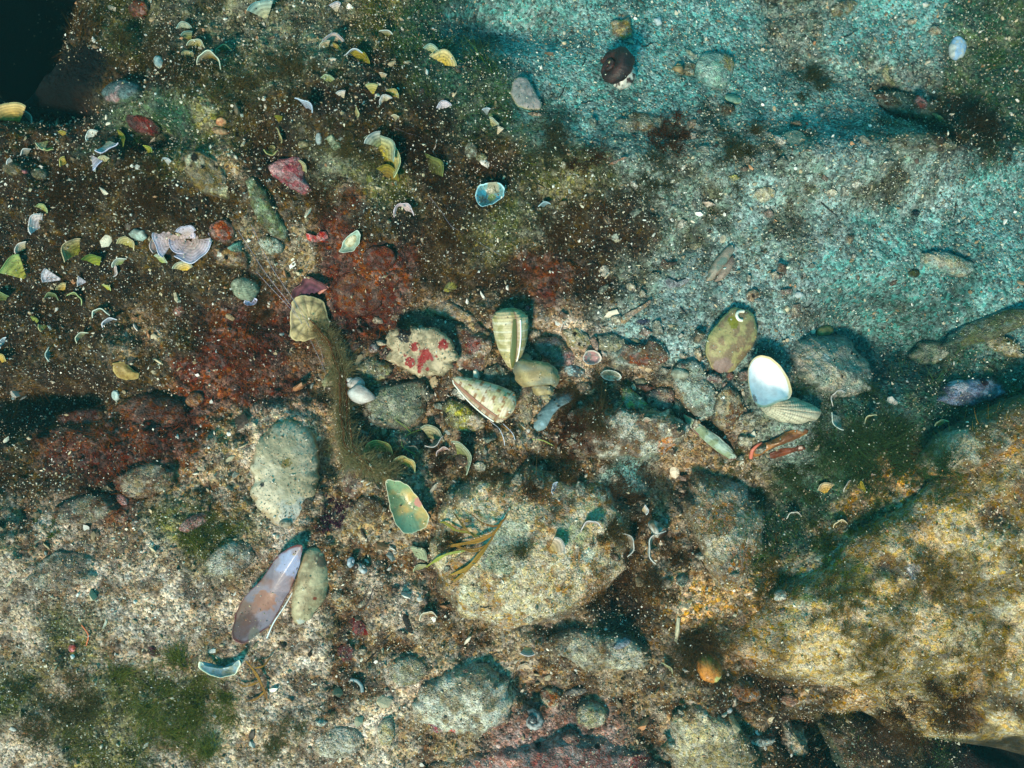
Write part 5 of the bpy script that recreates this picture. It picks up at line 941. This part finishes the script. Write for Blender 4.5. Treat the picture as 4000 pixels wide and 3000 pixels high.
# ------------------------------------------------------------------ weed: leafy plants, bushy tufts, the hanging strand
c = group_thing('leafy_weed', 1880, 2110, 'golden brown strap leaved seaweed lying over the flat centre rock', 'seaweed', None, 60)
for i, (pts, wd, a_, b_) in enumerate([
        ([(1985, 2000, 22), (1965, 2035, 30), (1930, 2055, 26), (1880, 2040, 18), (1845, 2010, 12)], 7, (130, 90, 30), (110, 70, 24)),
        ([(1965, 2030, 26), (1930, 2080, 34), (1870, 2110, 30), (1800, 2125, 24), (1745, 2135, 10)], 15, (150, 104, 30), (150, 110, 36)),
        ([(1940, 2070, 30), (1900, 2130, 36), (1840, 2150, 28), (1780, 2130, 18), (1735, 2100, 8)], 12, (140, 100, 34), (130, 90, 34)),
        ([(1925, 2100, 30), (1880, 2160, 32), (1820, 2220, 22), (1760, 2245, 8)], 15, (150, 110, 36), (150, 120, 44)),
        ([(1900, 2130, 28), (1860, 2190, 28), (1800, 2250, 14), (1770, 2270, 8)], 12, (130, 90, 30), (140, 110, 40)),
        ([(1880, 2100, 24), (1830, 2080, 30), (1780, 2070, 26), (1735, 2040, 16), (1705, 2050, 8)], 10, (110, 104, 36), (150, 140, 50)),
        ([(1820, 2150, 22), (1745, 2165, 20), (1700, 2190, 12), (1665, 2215, 6)], 12, (140, 150, 70), (150, 150, 60)),
        ([(1870, 2115, 26), (1815, 2060, 30), (1770, 2000, 12)], 8, (130, 96, 34), (120, 96, 40))]):
    ribbon_leaf('strap_leaf', pts, wd, a_, b_, c, seed=i)
c = group_thing('leafy_weed', 1020, 2640, 'golden forked weed sprig right of the green weed at the lower left', 'seaweed', None, 40)
for i, (pts, wd) in enumerate([([(960, 2580, 30), (1000, 2630, 34), (1030, 2690, 22), (1046, 2740, 8)], 11), ([(985, 2610, 32), (1030, 2600, 30), (1060, 2560, 22)], 8), ([(1020, 2660, 28), (960, 2680, 24), (920, 2660, 14)], 8), ([(1036, 2700, 20), (1000, 2730, 18), (960, 2740, 8)], 8)]):
    ribbon_leaf('strap_leaf', pts, wd, (150, 110, 30), (120, 80, 30), c, seed=i + 9)
BR, BR2, GRN, GR2 = (104, 80, 40), (66, 42, 20), (112, 118, 36), (74, 88, 26)
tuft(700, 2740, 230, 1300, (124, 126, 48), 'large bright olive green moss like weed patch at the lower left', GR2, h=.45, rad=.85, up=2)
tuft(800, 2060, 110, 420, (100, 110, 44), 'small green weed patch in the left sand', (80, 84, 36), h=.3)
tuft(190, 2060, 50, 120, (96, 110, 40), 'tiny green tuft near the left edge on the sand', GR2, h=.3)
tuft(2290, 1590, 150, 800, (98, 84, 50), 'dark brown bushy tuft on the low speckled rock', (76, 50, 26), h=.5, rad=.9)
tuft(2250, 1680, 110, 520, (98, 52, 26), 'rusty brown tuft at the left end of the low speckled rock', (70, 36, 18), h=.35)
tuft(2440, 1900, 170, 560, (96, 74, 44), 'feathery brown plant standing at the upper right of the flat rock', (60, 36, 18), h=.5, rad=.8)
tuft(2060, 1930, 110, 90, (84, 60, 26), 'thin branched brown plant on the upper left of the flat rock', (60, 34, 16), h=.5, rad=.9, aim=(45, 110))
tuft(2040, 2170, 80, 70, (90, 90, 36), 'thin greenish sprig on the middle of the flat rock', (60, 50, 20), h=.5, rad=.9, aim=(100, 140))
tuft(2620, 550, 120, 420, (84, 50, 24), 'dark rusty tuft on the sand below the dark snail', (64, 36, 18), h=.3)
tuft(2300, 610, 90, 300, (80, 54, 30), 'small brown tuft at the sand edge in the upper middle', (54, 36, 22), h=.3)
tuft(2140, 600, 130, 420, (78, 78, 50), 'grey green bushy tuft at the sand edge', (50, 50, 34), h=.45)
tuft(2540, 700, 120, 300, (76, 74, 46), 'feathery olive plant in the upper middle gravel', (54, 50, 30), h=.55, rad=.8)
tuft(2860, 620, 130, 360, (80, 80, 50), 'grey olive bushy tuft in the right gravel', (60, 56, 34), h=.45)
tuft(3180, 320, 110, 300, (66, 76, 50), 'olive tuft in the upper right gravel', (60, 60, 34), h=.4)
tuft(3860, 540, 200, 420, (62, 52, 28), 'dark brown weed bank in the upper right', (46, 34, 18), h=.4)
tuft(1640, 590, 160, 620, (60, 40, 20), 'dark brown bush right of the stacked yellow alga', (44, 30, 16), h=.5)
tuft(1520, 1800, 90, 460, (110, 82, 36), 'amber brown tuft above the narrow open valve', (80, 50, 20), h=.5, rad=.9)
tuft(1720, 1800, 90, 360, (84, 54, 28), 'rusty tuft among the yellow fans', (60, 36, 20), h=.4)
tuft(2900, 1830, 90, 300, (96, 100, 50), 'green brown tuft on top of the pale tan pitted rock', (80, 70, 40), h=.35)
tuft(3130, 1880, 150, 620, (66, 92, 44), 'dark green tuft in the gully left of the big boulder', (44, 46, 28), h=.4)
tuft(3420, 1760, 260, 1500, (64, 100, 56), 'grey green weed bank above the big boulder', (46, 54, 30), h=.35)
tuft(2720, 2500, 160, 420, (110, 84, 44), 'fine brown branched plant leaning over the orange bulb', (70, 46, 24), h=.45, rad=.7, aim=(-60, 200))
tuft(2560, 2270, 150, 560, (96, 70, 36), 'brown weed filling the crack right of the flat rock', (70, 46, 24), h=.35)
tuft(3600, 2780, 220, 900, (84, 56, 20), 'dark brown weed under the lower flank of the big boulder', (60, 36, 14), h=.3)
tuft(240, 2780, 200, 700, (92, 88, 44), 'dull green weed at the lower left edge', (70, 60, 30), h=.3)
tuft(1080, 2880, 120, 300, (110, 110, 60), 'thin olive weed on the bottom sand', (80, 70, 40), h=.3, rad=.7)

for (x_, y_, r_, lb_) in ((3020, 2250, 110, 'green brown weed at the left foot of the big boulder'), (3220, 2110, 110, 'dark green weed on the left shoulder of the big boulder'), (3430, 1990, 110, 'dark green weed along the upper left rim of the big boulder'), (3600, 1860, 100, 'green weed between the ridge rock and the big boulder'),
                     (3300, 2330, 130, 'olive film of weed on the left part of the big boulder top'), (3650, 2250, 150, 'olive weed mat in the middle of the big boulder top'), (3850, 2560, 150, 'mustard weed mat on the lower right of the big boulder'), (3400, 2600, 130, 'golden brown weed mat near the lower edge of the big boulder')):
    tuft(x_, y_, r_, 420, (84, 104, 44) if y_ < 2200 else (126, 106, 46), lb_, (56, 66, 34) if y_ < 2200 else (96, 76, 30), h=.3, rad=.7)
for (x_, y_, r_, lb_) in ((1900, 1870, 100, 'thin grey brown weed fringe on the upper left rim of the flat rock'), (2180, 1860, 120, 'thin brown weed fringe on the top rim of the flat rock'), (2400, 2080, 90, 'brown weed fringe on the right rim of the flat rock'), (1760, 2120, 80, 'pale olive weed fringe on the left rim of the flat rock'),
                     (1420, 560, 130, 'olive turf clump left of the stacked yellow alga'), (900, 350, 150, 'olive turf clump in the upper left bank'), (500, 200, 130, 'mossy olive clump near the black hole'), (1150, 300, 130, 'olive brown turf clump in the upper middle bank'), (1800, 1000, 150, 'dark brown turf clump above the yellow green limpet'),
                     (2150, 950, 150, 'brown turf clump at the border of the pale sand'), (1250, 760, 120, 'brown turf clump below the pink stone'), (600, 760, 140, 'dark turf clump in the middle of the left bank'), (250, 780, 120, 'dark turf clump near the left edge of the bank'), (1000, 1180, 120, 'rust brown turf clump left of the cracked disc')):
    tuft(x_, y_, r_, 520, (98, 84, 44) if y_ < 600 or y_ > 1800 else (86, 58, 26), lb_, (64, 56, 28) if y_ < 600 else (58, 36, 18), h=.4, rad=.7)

rs = np.random.RandomState(5)                                  # the drooping fuzzy strand
Q = path3([(1225, 1262, 60), (1290, 1340, 80), (1330, 1440, 84), (1345, 1560, 84), (1338, 1680, 76), (1370, 1780, 66), (1450, 1830, 50), (1530, 1850, 30)], 120)
c0 = Q[60].copy(); Q = Q - c0; paths = []; rads = []; cols = []
for i in range(60):                                            # core filaments
    o_ = np.cumsum(rs.randn(120, 3) * U * 1.4, 0); o_ -= np.linspace(0, 1, 120)[:, None] * o_[-1] * .7
    paths.append((Q + o_ + rs.randn(3) * U * 9)[::10][:12]); rads.append(np.full(12, 2.2 * U)); cols.append(np.tile(lin([(124, 66, 26), (104, 54, 22), (120, 96, 50)][i % 3]), (12, 1)))
n = 8000; i = rs.randint(0, 120, n); d = rs.randn(n, 3); d /= np.linalg.norm(d, axis=1, keepdims=True); L = (30 + 66 * rs.rand(n) ** 1.5) * U * (1 + .55 * vn(i * 1.0, i * 0.0, 9.0, 4))
tt = np.linspace(0, 1, 12)[None, :, None]; P2 = Q[i][:, None] + d[:, None] * L[:, None, None] * tt + rs.randn(n, 1, 3) * U * 14 * tt ** 2 + rs.randn(n, 1, 3) * U * 8
PA = np.concatenate([np.array(paths), P2]); RA = np.concatenate([np.array(rads), np.ones((n, 1)) * (0.42 * U) * (1 - .6 * tt[..., 0])])
mix_ = rs.rand(n, 1, 1); C2 = (lin((170, 158, 112)) * mix_ + lin((124, 108, 66)) * (1 - mix_)) * np.ones_like(P2)
strand = link('weed_strand', tube_mesh('weed_strand', PA[:, ::2], RA[:, ::2], np.concatenate([np.array(cols), C2])[:, ::2], M_TURF), None, c0)
tag(strand, 'long fuzzy brown weed strand drooping over the white whelk and the rubble', 'seaweed'); GRAIN[strand.name] = 1

# ------------------------------------------------------------------ loose matter: sand grains, shell hash, turf (uncountable)
bpy.context.view_layer.update(); dg = bpy.context.evaluated_depsgraph_get()
def cast(n, seed, x=.50, y=.385):
    r = np.random.RandomState(seed); xs = r.uniform(-x, x, n); ys = r.uniform(-y, y, n); out = np.zeros((n, 6)); nm = []
    ray = sc.ray_cast; dn = Vector((0, 0, -1))
    for i in range(n):
        h = ray(dg, Vector((xs[i], ys[i], .7)), dn)
        if h[0]: out[i, :3] = h[1]; out[i, 3:] = h[2]; nm.append(h[4].name)
        else: nm.append(None)
    return out, nm, r
def px_of(p):
    s = (CH - p[:, 2]) / CH * U; return 2000 + p[:, 0] / s, 1500 - p[:, 1] / s
def rot_rand(r, n):
    q = r.randn(n, 4); q /= np.linalg.norm(q, axis=1, keepdims=True); a, b, c_, d = q.T
    return np.stack([np.stack([1 - 2 * (c_ * c_ + d * d), 2 * (b * c_ - a * d), 2 * (b * d + a * c_)], -1), np.stack([2 * (b * c_ + a * d), 1 - 2 * (b * b + d * d), 2 * (c_ * d - a * b)], -1),
                     np.stack([2 * (b * d - a * c_), 2 * (c_ * d + a * b), 1 - 2 * (b * b + c_ * c_)], -1)], 1)
OCT = np.array([[1, 0, 0], [-1, 0, 0], [0, 1, 0], [0, -1, 0], [0, 0, 1], [0, 0, -1.]]); OF = np.array([[0, 2, 4], [2, 1, 4], [1, 3, 4], [3, 0, 4], [2, 0, 5], [1, 2, 5], [3, 1, 5], [0, 3, 5]])
ph_ = (1 + 5 ** .5) / 2
ICO = np.array([[-1, ph_, 0], [1, ph_, 0], [-1, -ph_, 0], [1, -ph_, 0], [0, -1, ph_], [0, 1, ph_], [0, -1, -ph_], [0, 1, -ph_], [ph_, 0, -1], [ph_, 0, 1], [-ph_, 0, -1], [-ph_, 0, 1]]) / 1.9
IF = np.array([[0, 11, 5], [0, 5, 1], [0, 1, 7], [0, 7, 10], [0, 10, 11], [1, 5, 9], [5, 11, 4], [11, 10, 2], [10, 7, 6], [7, 1, 8], [3, 9, 4], [3, 4, 2], [3, 2, 6], [3, 6, 8], [3, 8, 9], [4, 9, 5], [2, 4, 11], [6, 2, 10], [8, 6, 7], [9, 8, 1]])
def crumbs(name, pos, size, colr, r, aniso=(1, .8, .6), label=None, m=None, big=False, tilt=1.0):
    OCT, OF = (ICO, IF) if big else (globals()['OCT'], globals()['OF']); nk = len(OCT)
    n = len(pos); V = OCT[None] * (1 + (.22 if big else .35) * r.randn(n, nk, 1)) * np.array(aniso) * (1 + .25 * r.randn(n, 1, 3)); V = np.einsum('nij,nkj->nki', rot_rand(r, n), V) * size[:, None, None] + pos[:, None]
    F = (OF[None] + (np.arange(n) * nk)[:, None, None]).reshape(-1, 3)
    o = link(name, mesh_from(name, V.reshape(-1, 3), F, np.repeat(colr, nk, 0), False, m or M_GRAIN)); tag(o, label, None, None, 'stuff'); return o

PAL = lin([(214, 206, 186), (190, 176, 146), (168, 150, 118), (224, 222, 214), (140, 118, 88), (112, 96, 76), (60, 46, 36), (176, 128, 90), (150, 160, 156), (236, 234, 226)])
PW = np.array([.20, .20, .15, .12, .10, .07, .06, .04, .03, .03])
GR, GN, r = cast(240000, 11)
ok = np.array([x is not None for x in GN]); gp, gq = px_of(GR); cvg = cover(gp, gq); dens = cvg[:, 11]
isbed = np.array([x == 'seabed' for x in GN]); gf = np.array([1.0 if x in (None, 'seabed') else GRAIN.get(x, .5) for x in GN])
wtf = np.array([x is not None and (x.startswith('filamentous') or x.startswith('weed')) for x in GN])
clump = np.clip(.5 + 1.1 * fbm(gp, gq, 60, 5, 3), .12, 1.3)
clump = np.where(dens > .7, .5 + .5 * clump, clump)
keep = ok & (r.rand(len(ok)) < np.minimum(dens, 1) * gf * clump)
Pz = GR[keep]; n = len(Pz); sz = 0.00046 * np.exp(.40 * r.randn(n)); sz = np.clip(sz, .00022, .0014)
dk = dens[keep]; sz *= np.where(dk < .6, 1.15, 1.0); turfk = cvg[keep, 7]; T_ = cvg[keep]
ci = r.choice(len(PAL), n, p=PW); col = PAL[ci] * (0.5 + .5 * r.rand(n, 1))
loc_c = T_[:, 0:3] + .25; loc_c /= loc_c.mean(1, keepdims=True); col = col * loc_c ** .35
lift = r.rand(n) ** 1.2 * .0085 * np.clip(turfk - .1, 0, 1)
crumbs('sand_grains', Pz[:, :3] + Pz[:, 3:] * (sz * .3)[:, None] + np.array([0, 0, 1.]) * lift[:, None], sz, col, r, label='pale and dark sand grains strewn over the whole sea floor')
# coarser shell hash and gravel
k = ok & isbed & (r.rand(len(ok)) < .020 * (cvg[:, 11] ** 1.5)) ; Pz = GR[k]; n = len(Pz); sz = 0.0012 * np.exp(.4 * r.randn(n)); ci = r.choice(len(PAL), n, p=PW)
crumbs('gravel', Pz[:, :3] + Pz[:, 3:] * (sz * .25)[:, None], sz, PAL[ci] * (0.55 + .5 * r.rand(n, 1)), r, (1, .75, .5), 'loose coarse gravel between the stones', big=True)
# the rubble zones carry bigger flat broken shell pieces
rub = cover(gp, gq, np.array([[{'M': 1., 'K': 0., 'S': .45, 'G': .25, 'g': .35, 'W': .3, 'O': .15, 'T': .10, 'B': .22}.get(c_, 0.15) for c_ in rr] for rr in COVER]))
k = ok & isbed & (r.rand(len(ok)) < .013 * rub); Pz = GR[k]; n = len(Pz); sz = 0.0024 * np.exp(.45 * r.randn(n)); ci = r.choice(len(PAL), n, p=PW)
crumbs('shell_hash', Pz[:, :3] + Pz[:, 3:] * (sz * .15)[:, None], sz, PAL[ci] * (0.55 + .5 * r.rand(n, 1)), r, (1.1, .7, .28), 'broken shell bits scattered among the rubble', M_SHELL, big=True)

# turf: fine filaments growing on the algae covered ground and rocks
sel = np.where(ok & ~wtf & (r.rand(len(ok)) < np.clip(cvg[:, 7] * 1.0, 0, 1) * np.where(isbed, 1, np.clip(gf * .9 - .1, 0, 1)) * np.clip(.55 + 1.5 * fbm(gp, gq, 90, 15, 3), 0.03, 1)))[0]
sel = np.concatenate([sel, sel[r.rand(len(sel)) < .5]])
B0 = GR[sel, :3]; N0 = GR[sel, 3:]; n = len(sel); tc_ = cvg[sel, 8:11]; m = 4; t = np.linspace(0, 1, m)[None, :, None]
flow = np.stack([fbm(gp[sel], gq[sel], 120, 81, 2), fbm(gp[sel], gq[sel], 120, 82, 2), np.zeros(n)], -1) * 1.6
D = N0 * .55 + r.randn(n, 3) * .45 + flow + np.array([0, 0, .25]); D /= np.linalg.norm(D, axis=1, keepdims=True)
L = .0066 * np.exp(.4 * r.randn(n)) * (.5 + cvg[sel, 7] * .7) * np.clip(.9 + 1.3 * fbm(gp[sel], gq[sel], 70, 95, 3), .4, 2.2); off = r.randn(n, 3) * .0010; off[:, 2] = -.0004
Pth = (B0 + off)[:, None] + D[:, None] * L[:, None, None] * t + r.randn(n, 1, 3) * .0012 * t * t
wd = r.randn(n, 3); wd -= (wd * D).sum(1, keepdims=True) * D; wd /= np.linalg.norm(wd, axis=1, keepdims=True)
W = wd[:, None] * (.00015 * (1 - .75 * t)); V = np.stack([Pth + W, Pth - W], 2).reshape(-1, 3)
F = (quads(m, 2)[None] + (np.arange(n) * m * 2)[:, None, None]).reshape(-1, 4)
C = tc_ * (.55 + .9 * r.rand(n, 1)) * (1 + .12 * r.randn(n, 3)); C = np.repeat(C[:, None], m * 2, 1).reshape(-1, 3)
tf = link('algae_turf', mesh_from('algae_turf', V, F, C, True, M_TURF)); tag(tf, 'fine brown and olive algal turf on the dark slope and rocks', None, None, 'stuff')
print('COUNTS grains', int(keep.sum()), 'turf', n, 'objects', len(sc.objects))

# ------------------------------------------------------------------ the water between the camera and the bed
X0, Z0, Z1 = 8.2, float(GZ.min()) - 1.0, CH + .35
hv = [(x, y, z) for x in (-X0, X0) for y in (-X0, X0) for z in (Z0, Z1)]
hf = np.array([[0, 1, 3, 2], [4, 6, 7, 5], [0, 4, 5, 1], [2, 3, 7, 6], [0, 2, 6, 4], [1, 5, 7, 3]])
hm = bpy.data.materials.new('sea_water_haze'); hm.use_nodes = True; hn = hm.node_tree; hn.nodes.remove(hn.nodes['Principled BSDF'])
pv = hn.nodes.new('ShaderNodeVolumePrincipled'); pv.inputs['Density'].default_value = 0.035; pv.inputs['Color'].default_value = (.30, .82, .86, 1); pv.inputs['Anisotropy'].default_value = .2
hn.links.new(pv.outputs[0], hn.nodes['Material Output'].inputs['Volume'])
hz = link('haze', mesh_from('haze', np.array(hv, float), hf, None, False, hm)); tag(hz, 'faint blue green haze of the sea water', None, None, 'stuff')
sc.cycles.volume_bounces = 0
